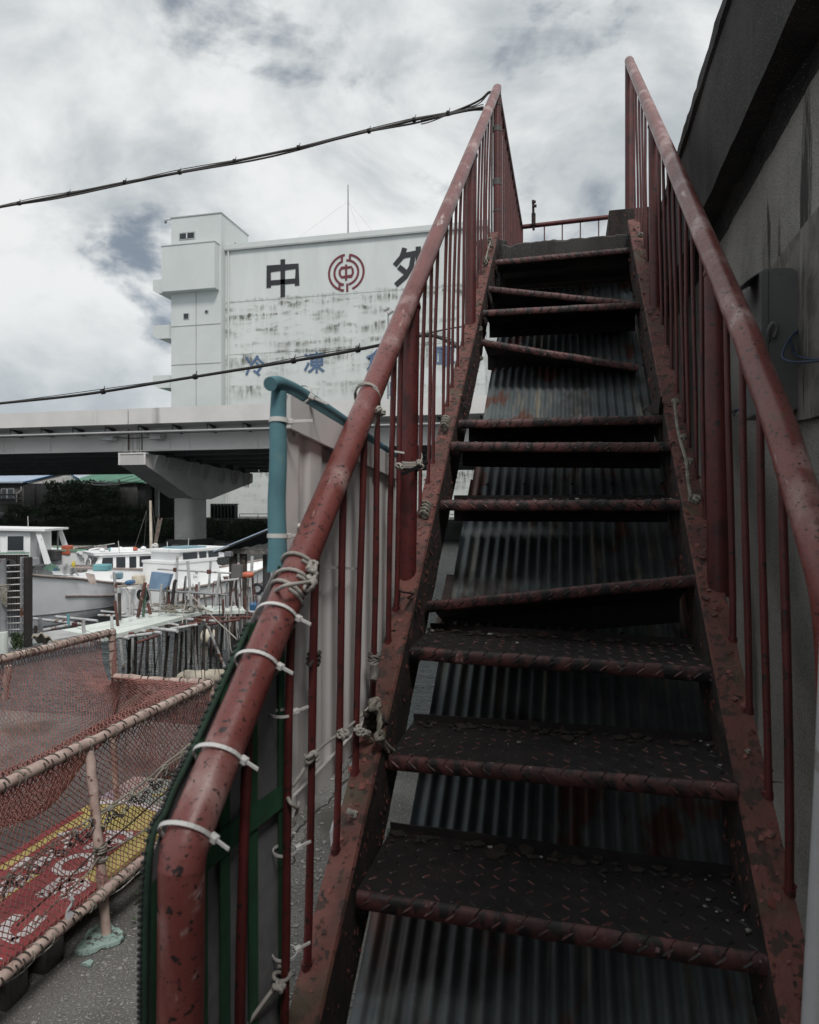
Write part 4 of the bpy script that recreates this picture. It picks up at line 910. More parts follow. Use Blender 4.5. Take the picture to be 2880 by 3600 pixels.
rail('end_rail', [(XN, 3.19, ZN), (-2.06, 3.2, ZN-.012), (-2.37, 3.2, ZN-.005)], .021)
rail('corner_leg', [(XF+.03, 4.31, ZN+.02), (XF+.06, 4.30, ZN-.32)], .026); rail('corner_leg', [(XN, 3.19, ZN), (-1.76, 3.21, -1.6)], .017, False)
rail('leg', [P(375, 3298, Z=GZ), P(345, 2950, d=2.56), P(312, 2610, d=2.63)], .0178, False)
rail('leg', [P(420, 2990, d=3.3), P(405, 2700, d=3.32), P(395, 2560, d=3.34)], .014, False); rail('leg', [P(20, 2460, d=4.2), P(30, 2340, d=4.2)], .02, False)
b = MB(); coil(b, P(352, 2985, d=2.55), (.05, .05, 1), .0205, 3, .03, .0045, True); coil(b, P(355, 3020, d=2.55), (.1, .05, 1), .0205, 2, .012, .004, True)
tag(mk('rope_lashing', b, m_hemp), 'rope wound round the leaning leg of the net frame', 'rope')
# the net itself: real cords, knotted in diamonds
def net(b, fn, nu, nv, r=.0016, nodes=True):
    pt = {}
    for i in range(nu+1):
        for j in range(nv+1):
            u = (i+(.5 if j % 2 else 0))/nu; pt[(i, j)] = Vector(fn(min(u, 1), j/nv))+Vector((random.gauss(0, .002), random.gauss(0, .002), random.gauss(0, .0015)))
    for j in range(nv):
        for i in range(nu+1):
            a = pt[(i, j)]
            for di in ((0, -1) if j % 2 == 0 else (0, 1)):
                c = pt.get((i+di, j+1))
                if c is not None: b.tube([a, c], r, 3, caps=False)
def sag(u, v):
    """upper net: v runs from the far rail to the near rail, u along the quay"""
    yfar = 1.7+2.62*u; ynear = .95+2.25*u
    p0 = Vector((XF-.05, yfar, ZN+.01)); p1 = Vector((XN, ynear, ZN))
    p = p0.lerp(p1, v); e = (u-.5)
    dip = .50*math.sin(math.pi*min(1, v*1.04))**.9*(.65+.35*math.sin(math.pi*(.2+.75*u)))
    dip += .05*math.sin(u*11+v*3)*math.sin(math.pi*v)+.03*math.sin(u*23+2+v*7)*math.sin(math.pi*v)
    k = max(0, min(1, (u-.72)/.28)); k = k*k*(3-2*k)
    pe = p0.lerp(Vector((-2.37, 3.2, ZN)), v/.6) if v < .6 else Vector((-2.37, 3.2, ZN)).lerp(p1, (v-.6)/.4)
    p = p.lerp(pe, k); dip = dip*(1-k)+k*.24*max(0, math.sin(math.pi*min(1, (v/.6)**.6)))
    if v > .62 and k < .5: dip -= (v-.62)*.28*math.sin(math.pi*(v-.62)/.38)
    return p+Vector((0, .03*math.sin(v*9+u*5), -dip))
def front(u, v):
    y0 = .95+2.25*u; y1 = .92+2.35*u
    p = Vector((XN, y0, ZN)).lerp(Vector((XN2, y1, ZL)), v)
    k = math.sin(math.pi*v); return p+Vector((.02*k*math.sin(u*7)-.03*k, .015*math.sin(v*6+u*9), .012*math.sin(u*31)*k-.02*k))
def endf(u, v):
    p = Vector((XN-.57*u, 3.2, ZN)); k = math.sin(math.pi*v)
    return p+Vector((.02*math.sin(v*5+u*4), .02+.04*k+.03*math.sin(u*9), -.52*v+.02*math.sin(u*12)*v))
def farend(u, v):
    p0 = Vector((XF+.03, 4.33, ZN)).lerp(Vector((-2.37, 3.22, ZN-.01)), u); return p0+Vector((0, .02*math.sin(v*8), -.22*math.sin(math.pi*u)*(1 if v == 0 else 1)-.30*v))
nb = MB(); net(nb, sag, 104, 84, .0024)
nt1 = tag(mk('fishing_net', nb, m_net), 'red brown fishing net slung in a deep sag between the frame rails', 'net')
nb = MB(); net(nb, front, 92, 38, .0020)
tag(mk('fishing_net', nb, m_net), 'red brown fishing net stretched down over the sign boards to the low rail', 'net')
nb = MB(); net(nb, endf, 26, 32, .0017); net(nb, farend, 44, 20, .0017)
tag(mk('fishing_net', nb, m_net), 'red brown fishing net hanging off the far end of the pipe frame', 'net')
b = MB()
for k in range(3):
    q = [Vector((XN2+.004, .95+i*.12+random.uniform(-.02, .02), ZL-.02+random.uniform(-.022, .022))) for i in range(19)]; b.tube(smooth(q, 4), .0026, 6)
tag(mk('threaded_cord', b, m_cord), 'pale cord threaded loosely along the low rail of the net', 'cord')
# ropes across the net and the steel chain
def pl(pts): return smooth([P(x, y, d=d_) for x, y, d_ in pts], 6)
rp = [(-60, 3135, 2.28), (30, 3075, 2.34), (100, 3030, 2.40), (185, 2965, 2.46), (258, 2920, 2.52), (325, 2872, 2.58), (385, 2835, 2.66), (460, 2785, 2.76), (525, 2735, 2.88), (575, 2690, 3.0), (640, 2640, 3.1), (720, 2570, 3.2)]
b = MB(); b.rope(pl(rp), .0052, n=4); tag(mk('boundary_rope', b, m_hemp), 'grey laid rope stretched diagonally across the net above the chain', 'rope')
b = MB(); b.rope(pl([(x+6, y+14+8*math.sin(i*1.9), d_-.01) for i, (x, y, d_) in enumerate(rp)]), .0042, n=4)
for i, (x, y, d_) in enumerate(rp[1:]): knot(b, P(x+4, y+8, d=d_-.015), .011, .0036, True, 200+i)
tag(mk('lashing_rope', b, m_hemp), 'thinner pale rope knotted along the boundary rope and holding the chain', 'rope')
ch = thing('steel_chain', P(100, 3080, d=2.38), 'steel link chain hung in loops below the boundary rope', 'chain')
cpts = []
for i in range(len(rp)-1):
    a, c = P(rp[i][0]+6, rp[i][1]+22, d=rp[i][2]-.02), P(rp[i+1][0]+6, rp[i+1][1]+22, d=rp[i+1][2]-.02)
    for k in range(8): t = k/8; cpts.append(a.lerp(c, t)+Vector((0, 0, -.035*math.sin(math.pi*t))))
L_ = [0]
for i in range(1, len(cpts)): L_.append(L_[-1]+(cpts[i]-cpts[i-1]).length)
lk = MB(); s_ = .031; q = []
for k in range(16):
    a = 2*math.pi*k/16; q.append(Vector((.0105*math.sin(a), 0, 0))+Vector((0, 0, (.012 if math.cos(a) > 0 else -.012)+.0105*math.cos(a))))
lk.tube(q, .0031, 6, closed=True)
lme = bpy.data.meshes.new('link'); lme.from_pydata(lk.v, [], lk.f); lme.polygons.foreach_set('use_smooth', lk.sm); lme.materials.append(m_galv)
nl = int(L_[-1]/s_); k = 0
for i in range(nl):
    t = (i+.5)*s_
    while k < len(L_)-2 and L_[k+1] < t: k += 1
    c = cpts[k].lerp(cpts[k+1], (t-L_[k])/(L_[k+1]-L_[k])); ax = (cpts[k+1]-cpts[k]).normalized()
    o = bpy.data.objects.new('link', lme); col.objects.link(o); o.parent = ch; o.location = c+UP-ch.location
    o.rotation_mode = 'QUATERNION'; o.rotation_quaternion = ax.to_track_quat('Z', 'Y') @ Quaternion((0, 0, 1), math.pi/2*(i % 2)+random.uniform(-.3, .3))
for pts, m_, lb in (([(60, 3255, 2.2), (150, 3170, 2.3), (250, 3080, 2.42), (340, 2990, 2.52), (430, 2920, 2.68), (520, 2840, 2.9), (610, 2760, 3.1)], m_drope, 'thin dark rope stretched over the red sign boards'),
                    ([(120, 3250, 2.25), (210, 3160, 2.36), (300, 3080, 2.46), (355, 3010, 2.54), (440, 2960, 2.68), (520, 2910, 2.8), (590, 2860, 2.95)], m_hemp, 'thin pale rope crossing the yellow edge of the sign'),
                    ([(0, 2930, 3.0), (90, 2880, 3.05), (180, 2830, 3.15), (300, 2765, 3.3)], m_hemp, 'thin white cord behind the net above the sign')):
    b = MB(); b.rope(pl(pts), .0036, n=4); tag(mk('thin_rope', b, m_), lb, 'rope')
# sign boards lying on the blocks
ZS = -1.425
def plate(par, name, xy, z, mat, th=.002):
    b = MB(); b.prism([(x, y, z) for x, y in xy], (0, 0, th)); return mk(name, b, mat, par)
def C1(x, y): p = P(x/2.782, 2650+y/2.782, Z=ZS); return (p.x, p.y)
s1 = thing('sign_board', (-1.98, 2.7, ZS), 'red and yellow sign board with white lettering and a pale green picture under the net', 'sign')
s2 = thing('sign_board', (-1.98, 1.8, ZS), 'red sign board with white lettering and a single yellow stripe under the net', 'sign')
plate(s1, 'board', [(-2.24, 2.245), (-1.735, 2.245), (-1.735, 3.18), (-2.24, 3.18)], ZS-.018, m_syel, .016)
plate(s2, 'board', [(-2.24, 1.0), (-1.715, 1.0), (-1.715, 2.238), (-2.24, 2.238)], ZS-.012, m_sred, .016)
plate(s1, 'red_panel', [(-2.155, 2.247), (-1.828, 2.247), (-1.833, 2.65), (-2.155, 2.60)], ZS-.002, m_sred)
plate(s1, 'red_margin', [(-2.239, 2.247), (-2.20, 2.247), (-2.20, 2.75), (-2.239, 2.75)], ZS-.002, m_sred)
plate(s1, 'green_picture', [(-2.10, 2.90), (-1.90, 2.87), (-1.737, 2.80), (-1.737, 3.179), (-2.10, 3.179)], ZS-.002, m_sgrn)
plate(s1, 'pink_picture', [(-2.238, 2.86), (-2.105, 2.90), (-2.105, 3.178), (-2.238, 3.178)], ZS-.002, m_spnk)
plate(s1, 'white_wave', [(-2.24+.0, 2.82), (-2.1, 2.865), (-1.98, 2.86), (-1.86, 2.82), (-1.737, 2.755), (-1.737, 2.795), (-1.86, 2.865), (-1.98, 2.895), (-2.1, 2.905), (-2.239, 2.86)], ZS+.0005, m_swht)
plate(s1, 'lilac_picture', [(-1.80, 2.85), (-1.737, 2.81), (-1.737, 2.90), (-1.78, 2.93)], ZS+.001, m_slil)
plate(s1, 'lilac_picture', [(-2.238, 2.90), (-2.17, 2.91), (-2.17, 3.0), (-2.238, 2.98)], ZS+.001, m_slil)
b = MB(); b.tube([(x, y, ZS+.001) for x, y in ((-2.0, 2.98), (-1.95, 3.02), (-1.90, 3.0), (-1.89, 3.07), (-1.95, 3.1), (-1.99, 3.06))], .012, 6, flat=.1); mk('yellow_line', b, m_syel, s1)
plate(s2, 'yellow_stripe', [(-2.03, 1.0), (-1.99, 1.0), (-1.99, 2.236), (-2.03, 2.236)], ZS+.0045, m_syel)
def stroke(par, pts, wd, z, closed=False):
    q = [Vector((*C1(x, y), z)) for x, y in pts]; n = len(q); b = MB(); vs = []
    for i in range(n):
        a = q[i-1] if (i or closed) else q[i]; c = q[(i+1) % n] if (i < n-1 or closed) else q[i]
        t = (c-a).normalized(); nn = Vector((-t.y, t.x, 0))*wd*.64; vs += [q[i]-nn, q[i]+nn]
    m = n if closed else n-1
    b.add(vs, [(2*i, (2*i+2) % (2*n), (2*i+3) % (2*n), 2*i+1) for i in range(m)])
    b.add([v+Vector((0, 0, -.002)) for v in vs], [(2*i, 2*i+1, (2*i+3) % (2*n), (2*i+2) % (2*n)) for i in range(m)])
    mk('lettering', b, m_swht, par)
zt1 = ZS+.0025
for pts in ([(1030, 765), (1280, 785), (1255, 835)], [(1120, 840), (1200, 860), (1040, 880)], [(1080, 800), (1060, 880), (820, 925)], [(900, 870), (1110, 940), (1000, 930)]): stroke(s1, pts, .026, zt1)
ring = [(-1.915+.062*math.cos(a)*1.0, 2.338+.062*math.sin(a)) for a in [2*math.pi*i/28 for i in range(28)]]
b = MB(); vs = []
for i in range(28):
    a = 2*math.pi*i/28
    for rr in (.048, .080): vs.append((-1.915+rr*math.cos(a), 2.34+rr*math.sin(a)*1.08, zt1))
b.add(vs, [(2*i, 2*i+1, (2*i+3) % 56, (2*i+2) % 56) for i in range(28)]); mk('lettering', b, m_swht, s1)
for pts in ([(640, 960), (560, 975), (470, 960)], [(600, 965), (330, 1120), (290, 1150)], [(460, 1010), (240, 1130)], [(800, 760), (640, 850), (720, 910)], [(690, 880), (650, 930)], [(560, 800), (700, 770)], [(300, 1010), (130, 1140)]): stroke(s1, pts, .024, zt1)
z2 = ZS+.0065
for pts in ([(610, 1225), (375, 1400)], [(710, 1235), (490, 1395)], [(810, 1248), (600, 1420)], [(595, 1240), (835, 1262), (850, 1300), (760, 1370), (590, 1425)], [(500, 1330), (700, 1345)], [(380, 1400), (500, 1395)]): stroke(s2, pts, .022, z2)
for pts in ([(180, 1590), (60, 1690), (30, 1780), (120, 1830), (260, 1760), (420, 1600)], [(300, 1200), (20, 1400)], [(180, 1190), (-40, 1360)], [(240, 1220), (100, 1290)], [(-20, 2010), (-120, 2090), (-60, 2180)]): stroke(s2, pts, .030, z2)
stroke(s2, [(145+34*math.cos(a), 1812+22*math.sin(a)+30) for a in [2*math.pi*i/16 for i in range(16)]], .010, z2, True)
# concrete blocks under the boards
def block(x0, x1, y0, y1, lab, rz=0.0, h=ZS-.02):
    b = MB(); c = ((x0+x1)/2, (y0+y1)/2, 0); b.bbox((x0, y0, GZ-.005), (x1, y1, h), .008, Matrix.Rotation(rz, 3, 'Z'), ((x0+x1)/2, (y0+y1)/2, (GZ+h)/2))
    tag(mk('concrete_block', b, m_block), lab, 'block', 'concrete blocks under the sign boards')
for (x0, x1, y0, y1, lab, rz) in ((-1.98, -1.70, 1.30, 1.60, 'largest dark concrete block with chalky white smears under the net rail', .05), (-2.0, -1.735, 1.80, 1.90, 'narrow mossy concrete block under the red sign beside the largest block', .1), (-2.0, -1.74, 1.985, 2.08, 'lichen spotted narrow block next to the frame leg', -.04),
                                  (-2.0, -1.72, 2.68, 2.80, 'concrete block beyond the frame leg, weeds at its foot', .03), (-2.05, -1.75, 2.92, 3.02, 'concrete block under the far end of the yellow sign', 0)): block(x0, x1, y0, y1, lab, rz)
b = MB(); b.box((-2.15, 1.35, -1.56), (-1.83, 3.1, -1.50)); tag(mk('support_beam', b, m_wood), 'dark timber beam lying between the blocks under the signs', 'beam')
# mint foam pad and chips at the frame leg
pc = P(352, 3310, Z=GZ); b = MB(); q = []
for i in range(18):
    a = 2*math.pi*i/18; rr = .066*(1+.22*math.sin(3*a+1)+random.uniform(-.08, .08)); q.append(pc+Vector((rr*math.cos(a)*1.05, rr*math.sin(a)*1.25, .004)))
b.prism(q, (0, 0, .014)); tag(mk('foam_pad', b, m_styro), 'broken mint green foam pad under the leaning frame leg', 'foam pad')
b = MB(); c = P(305, 3398, Z=GZ); b.prism([c+Vector((-.02, 0, .002)), c+Vector((.02, -.006, .002)), c+Vector((.012, .02, .002)), c+Vector((-.006, .024, .002))], (0, 0, .008)); tag(mk('foam_chip', b, m_styro), 'small mint foam chip lying on the quay concrete', 'foam chip')
def rag(u, v):
    c = P(250, 3190, d=2.25); return c+Vector((.022*(u-.5)+.006*math.sin(v*7), .015*math.sin(u*4+v*3)-.01*v, .025-.05*v+.006*math.sin(u*8)))
b = MB(); b.grid(rag, 8, 10, True, thick=(0, .001, 0)); tag(mk('plastic_rag', b, m_poly), 'scrap of white plastic film knotted to the low net rail', 'plastic')
# light things caught inside the net
for pts, r, lb in (([(430, 2500, 3.75), (480, 2460, 3.72), (540, 2430, 3.7)], .026, 'pale foam float lying in the sagging net'),):
    b = MB(); q = pl(pts); b.tube(q, [r*(1+.12*math.sin(i*2.1)) for i in range(len(q))], 10); tag(mk('net_float', b, m_log), lb, 'float')
b = MB(); b.box((-3.15, 1.2, -1.58), (-2.28, 4.2, -1.52)); tag(mk('tarpaulin', b, m_shed), 'flat grey tarpaulin lying on the quay under the net', 'tarpaulin')
# ================================================================== white cold-store warehouse
YW = 71.0
wh = thing('warehouse', (-26, 76, -1.25), 'large white cold store warehouse with rain stained wall and big painted characters', 'building')
xr = P(1706, 900, Y=YW).x
b = MB(); b.box((-38.2, YW, -1.25), (xr, 105, 29.2)); mk('wall', b, m_ware, wh)
b = MB(); b.box((-38.3, YW-.25, 29.2), (xr+.3, 105, 29.75)); mk('parapet', b, m_tower, wh)
b = MB(); b.box((-38.25, YW-.30, 29.02), (xr+.32, YW-.02, 29.2)); mk('parapet_gutter', b, m_joint, wh)
for z in (23.2, 17.25, 8.9): 
    b = MB(); b.box((-38.1, YW-.02, z-.025), (xr, YW+.02, z+.025)); mk('panel_joint', b, m_joint, wh)
for x in (-37.75,): 
    b = MB(); b.tube([(x, YW-.18, 29), (x, YW-.18, -1)], .10, 8); mk('downpipe', b, m_tower, wh)
# stair tower
b = MB(); b.box((-44.5, 70, -1.25), (-38.2, 76.6, 33.0)); mk('tower', b, m_tower, wh)
b = MB(); b.box((-44.58, 69.92, 33.0), (-38.12, 76.7, 33.12)); mk('tower_coping', b, m_joint, wh)
b = MB(); b.box((-45.1, 69.0, 24.35), (-38.45, 70.02, 29.45)); mk('plant_room', b, m_tower, wh)
b = MB(); b.box((-45.16, 68.95, 29.45), (-38.4, 70.0, 29.55)); mk('plant_room_coping', b, m_joint, wh)
for z0, z1 in ((24.4, 26.0), (19.2, 20.75), (13.55, 15.0)):
    b = MB(); b.prism([(-44.5, 69.6, z1), (-46.6, 69.6, z1), (-46.6, 69.6, z0+.35), (-45.9, 69.6, z0), (-44.5, 69.6, z0)], (0, 4, 0)); mk('balcony', b, m_tower, wh)
for z in (20.6, 16.2): b = MB(); b.box((-44.45, 69.95, z-.03), (-38.25, 70.01, z+.03)); mk('panel_joint', b, m_joint, wh)
b = MB(); b.box((-41.35, 69.95, -1), (-41.28, 70.01, 24.3)); mk('panel_joint', b, m_joint, wh)
def win(cx0, cy0, cx1, cy1, Y, par, fr=.12, mull=True):
    a, c = P(cx0, cy1, Y=Y), P(cx1, cy0, Y=Y); 
    b = MB(); b.box((a.x-fr, Y-.06, a.z-fr), (c.x+fr, Y+.05, c.z+fr)); w_ = mk('window', b, m_joint, par)
    b = MB(); b.box((a.x, Y-.09, a.z), (c.x, Y+.02, c.z)); mk('pane', b, m_glass, w_)
    if mull: b = MB(); m_ = (a.x+c.x)/2; b.box((m_-.07, Y-.12, a.z), (m_+.07, Y+.02, c.z)); mk('mullion', b, m_tower, w_)
win(634, 818, 683, 841, 70, wh); win(648, 1103, 663, 1121, 70, wh, .08, False); win(723, 1092, 731, 1100, 70, wh, .08, False)
b = MB(); b.box((-38.24, 73.2, 29.9), (-38.14, 73.9, 30.9)); mk('window', b, m_glass, wh)
# lettering painted on the wall
def wpoly(pts, mat, name='painted_character', Y=YW): 
    b = MB(); b.prism([P(x, y, Y=Y)+Vector((0, -.05, 0)) for x, y in pts], (0, -.03, 0)); return mk(name, b, mat, wh)
def C3(x, y): return (900+x/3.833, 830+y/3.833)
ch_ = [(143, 412), (590, 373), (590, 665), (522, 672), (522, 640), (398, 650), (398, 820), (330, 825), (330, 656), (208, 667), (208, 695), (143, 702)]
def wstroke(pts, wd, mat, closed=False, name='painted_character', yo=0.0):
    q = [P(x, y, Y=YW)+Vector((0, -.05-yo, 0)) for x, y in pts]; n = len(q); vs = []; b = MB()
    for i in range(n):
        a = q[i-1] if (i or closed) else q[i]; c = q[(i+1) % n] if (i < n-1 or closed) else q[i]
        t = (c-a).normalized(); nn = Vector((-t.z, 0, t.x))*wd/2
        if (i and i < n-1) or closed:
            a1 = (q[i]-q[i-1]).normalized(); nn = nn/max(.6, a1.dot(t))
        vs += [q[i]-nn, q[i]+nn]
    m = n if closed else n-1
    fs = [(2*i, 2*i+1, (2*i+3) % (2*n), (2*i+2) % (2*n)) for i in range(m)]
    b.add(vs, fs); b.add([v+Vector((0, .03, 0)) for v in vs], [tuple(reversed(f)) for f in fs]); return mk(name, b, mat, wh)
for pts in ([(175, 697), (175, 442), (557, 406), (557, 668)], [(180, 634), (556, 603)], [(364, 315), (364, 822)]): wstroke([C3(*p) for p in pts], .545, m_blackp, yo=.004*len(pts))
# company emblem: two broken rings round a barred oval
def arc(cx, cy, r, a0, a1, n=22): return [C3(cx+r*math.cos(R(a0+(a1-a0)*i/n)), cy-r*1.03*math.sin(R(a0+(a1-a0)*i/n))-(.088*(r*math.cos(R(a0+(a1-a0)*i/n))))) for i in range(n+1)]
ex, ey = 1220, 492
for pts in (arc(ex, ey, 233, 95, 262), arc(ex, ey, 233, 80, -70), arc(ex, ey, 160, 108, 258), arc(ex, ey, 160, 90, -78)): wstroke(pts, .235, m_redp, name='painted_emblem')
for pts in ([(1162, 262), (1160, 345)], [(1268, 255), (1268, 335)], [(1128, 640), (1128, 725)], [(1233, 640), (1233, 752)], [(1217, 384), (1217, 602)], [(1140, 730), (1186, 738)], [(1148, 660), (1186, 655)]): wstroke([C3(*p) for p in pts], .235, m_redp, name='painted_emblem', yo=.006)
ov = [(1155, 432), (1290, 418), (1306, 455), (1308, 500), (1290, 540), (1155, 556), (1132, 520), (1130, 470)]
wstroke([C3(*p) for p in ov], .235, m_redp, True, 'painted_emblem', .003)
# second black character, partly behind the handrail
def C2(x, y): return (800+x/1.917, 600+y/1.917)
for pts in ([(1195, 522), (1178, 580), (1128, 640)], [(1165, 578), (1255, 560), (1240, 650), (1200, 715), (1135, 772)], [(1155, 648), (1205, 690)], [(1287, 512), (1287, 770)], [(1287, 600), (1345, 655)]): wstroke([C2(*p) for p in pts], .56, m_blackp, yo=.004*len(pts))
# four blue characters
def kanji(ch, px, py, h):
    cu = bpy.data.curves.new('painted_character', 'FONT'); cu.body = ch; cu.size = 1.0; cu.align_x = 'CENTER'; cu.align_y = 'CENTER'; cu.offset = .014; cu.extrude = .01; cu.resolution_u = 3
    o = bpy.data.objects.new('painted_character', cu); dg = bpy.context.evaluated_depsgraph_get()
    col.objects.link(o); bpy.context.view_layer.update(); me = bpy.data.meshes.new_from_object(o.evaluated_get(bpy.context.evaluated_depsgraph_get())); col.objects.unlink(o); bpy.data.objects.remove(o)
    vs = [v.co for v in me.vertices]; x0, x1_ = min(v.x for v in vs), max(v.x for v in vs); y0, y1_ = min(v.y for v in vs), max(v.y for v in vs)
    c = P(px, py, Y=YW); H = h/F*(YW/CT); k = H/(y1_-y0)
    for v in me.vertices: v.co = Vector(((v.co.x-(x0+x1_)/2)*k, -v.co.z*3-.06, (v.co.y-(y0+y1_)/2)*k))+c+UP-wh.location
    me.materials.clear(); me.materials.append(m_bluep); n = bpy.data.objects.new('painted_character', me); col.objects.link(n); n.parent = wh
for ch, px, py, h in (('冷', 897, 1286, 77), ('凍', 1106, 1274, 78), ('倉', 1325, 1266, 76), ('庫', 1562, 1250, 78)): kanji(ch, px, py, h)
# antenna mast with guys, and a lamp arm on the tower
am = thing('roof_antenna', P(1224, 838, Y=80), 'thin radio mast with guy wires on the warehouse roof', 'antenna')
p0, p1 = P(1224, 845, Y=80), P(1224, 650, Y=80)
b = MB(); b.tube([p0-Vector((0, 0, 3)), p1], [.13, .06], 8); mk('mast', b, m_gpipe, am)
for x, y in ((935, 865), (1365, 820), (1292, 832)):
    b = MB(); b.tube([P(1224, 708, Y=80), P(x, y, Y=80.5 if x != 1292 else 86)-Vector((0, 0, 2))], .008, 4); mk('guy_wire', b, m_gcable, am)
b = MB(); a = P(603, 772, Y=70.2); b.tube([a, a+Vector((-.75, 0, .0))], .05, 6); b.lathe([(.02, .1), (.18, 0), (.12, -.28), (.02, -.3)], a+Vector((-.75, 0, -.05)), n=10); tag(mk('tower_camera', b, m_gpipe), 'small white camera on an arm at the tower roof corner', 'camera')

# ================================================================== elevated road
YO = 40.0
ov_ = thing('overpass', (-20, 47, 3), 'long grey elevated road with steel girders crossing behind the boats', 'overpass')
X0, X1, XJ = -75, 45, P(451, 1470, Y=YO).x
for (xa, xb) in ((X0, XJ-.05), (XJ+.05, X1)):
    b = MB(); b.prism([(xa, YO, 5.47), (xa, YO, 6.50), (xa, YO+.28, 6.50), (xa, YO+.38, 5.75), (xa, YO+1.9, 5.70), (xa, YO+1.9, 5.35), (xa, YO+.35, 5.42)], (xb-xa, 0, 0)); mk('parapet', b, m_over, ov_)
    b = MB(); b.box((xa, YO+1.5, 3.84), (xb, YO+1.62, 5.40)); mk('outer_girder', b, m_over, ov_)
    b = MB(); b.box((xa, YO+1.32, 3.78), (xb, YO+1.80, 3.84)); mk('girder_flange', b, m_over, ov_)
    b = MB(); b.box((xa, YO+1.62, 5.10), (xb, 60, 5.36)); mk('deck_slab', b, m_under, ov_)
    b = MB(); b.box((xa, 60, 4.2), (xb, 60.3, 6.3)); mk('far_parapet', b, m_over, ov_)
    for i, y in enumerate((44.4, 47.2, 50.2, 53.4, 56.6, 59.6)):
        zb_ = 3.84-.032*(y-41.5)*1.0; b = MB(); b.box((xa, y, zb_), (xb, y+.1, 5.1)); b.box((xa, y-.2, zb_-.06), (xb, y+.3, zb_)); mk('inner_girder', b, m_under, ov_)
x = X0+1
while x < X1:
    b = MB(); b.tube([(x, YO+1.5, 5.40), (x, YO+.35, 5.38), (x, YO+.34, 4.95)], .035, 5); b.box((x-.035, YO+.38, 4.90), (x+.035, YO+1.5, 4.98)); b.prism([(x-.03, YO+1.5, 5.38), (x-.03, YO+.5, 5.38), (x-.03, YO+1.5, 4.98)], (.012, 0, 0)); mk('bracket', b, m_dksteel, ov_); x += 2.55
b = MB(); b.tube([(X0, YO+.36, 4.98), (X1, YO+.36, 4.98)], .075, 8); mk('conduit', b, m_pipe2, ov_)
b = MB(); b.tube([(X0, YO+.36, 4.86), (X1, YO+.36, 4.86)], .04, 6); mk('conduit', b, m_dksteel, ov_)
for x in (-65, -60, -55, -50, -45, -40, -36, -25, -20, -15, -10, -5, 0):
    b = MB(); b.box((x-.03, YO+1.46, 3.86), (x+.03, YO+1.51, 5.30)); mk('stiffener', b, m_over, ov_)
for cx, cy in ((385, 1536), (552, 1531)):     # small junction boxes hung on the girder
    c = P(cx, cy, Y=YO+1.0); b = MB(); b.bbox((c.x-.42, c.y-.25, c.z-.26), (c.x+.42, c.y+.3, c.z+.24), .03); b.box((c.x+.2, c.y-.27, c.z-.18), (c.x+.40, c.y-.24, c.z+.16)); mk('junction_box', b, m_pipe2, ov_)
    b = MB(); b.box((c.x-.5, YO+1.45, c.z-.9), (c.x+.7, YO+1.505, c.z-.2)); mk('splice_plate', b, m_over, ov_)
b = MB(); q = [P(395, 1536, Y=YO+.9), P(470, 1541, Y=YO+.9), P(540, 1535, Y=YO+.9)]; b.tube(smooth(q, 5), .03, 5); mk('cable', b, m_cable, ov_)
for px, z0 in ((452, 0), (462, 0), (480, .1), (487, .1), (495, .1)):
    c = P(px, 1540, Y=YO+1.4); b = MB(); b.tube([(c.x, c.y, 5.3), (c.x, c.y, 3.7)], .05, 6); mk('downpipe', b, m_over if px != 452 else m_rpipe, ov_)
for px in (32, 870, 1350):           # bolted splice of the girder web
    c = P(px, 1540, Y=YO+1.44); b = MB()
    for i in range(5):
        for j in range(8): b.box((c.x-.4+.2*i-.025, YO+1.46, 3.95+.13*j-.025), (c.x-.4+.2*i+.025, YO+1.52, 3.95+.13*j+.025))
    mk('bolts', b, m_over, ov_, kind='stuff')
# the pier
pr_ = thing('overpass_pier', (-29, 48.35, -4.5), 'single grey column with a wide tapering crossbeam carrying the elevated road', 'pier')
XP0, XP1 = -29.85, -28.2
b = MB(); n = 6; poly = []
for (cx, cy, a0) in ((XP1-.55, 47+.55, -90), (XP1-.55, 49.7-.55, 0), (XP0+.55, 49.7-.55, 90), (XP0+.55, 47+.55, 180)):
    for i in range(n): a = R(a0+90*i/(n-1)); poly.append((cx+.55*math.cos(a), cy+.55*math.sin(a), -5))
b.prism(poly, (0, 0, 5.62)); mk('column', b, m_pier, pr_)
b = MB(); b.prism([(XP0-.15, 41, 3.62), (XP0-.15, 41, 2.83), (XP0-.15, 46.98, .62), (XP0-.15, 49.72, .56), (XP0-.15, 57.2, 2.15), (XP0-.15, 57.2, 2.92)], (XP1-XP0+.3-.001, 0, 0)); mk('crossbeam', b, m_pier, pr_)
b = MB(); b.box((XP0-.25, 40.95, 3.56), (XP1+.25, 41.3, 3.66)); b.box((XP0-.22, 40.93, 2.83), (XP0-.10, 41.0, 3.6)); b.box((XP1+.10, 40.93, 2.83), (XP1+.22, 41.0, 3.6)); mk('end_frame', b, m_over, pr_)
for y in (42.0, 43.5, 44.6, 46.4, 48.2, 51.0, 53.2, 55.4):
    for k in range(4):
        h = .95 if y < 46 else 1.3; zt_ = 3.60-.045*(y-41); b = MB(); b.prism([(XP1+.148, y+k*.28, zt_), (XP1+.55, y+k*.28, zt_), (XP1+.45, y+k*.28, zt_-.25), (XP1+.148, y+k*.28, zt_-h)], (0, .06, 0)); mk('stiffener', b, m_pier, pr_)
    b = MB(); b.box((XP1-.9, y, 3.58-.045*(y-41)), (XP1+.3, y+.9, 3.9-.032*(y-41))); mk('bearing', b, m_dksteel, pr_)
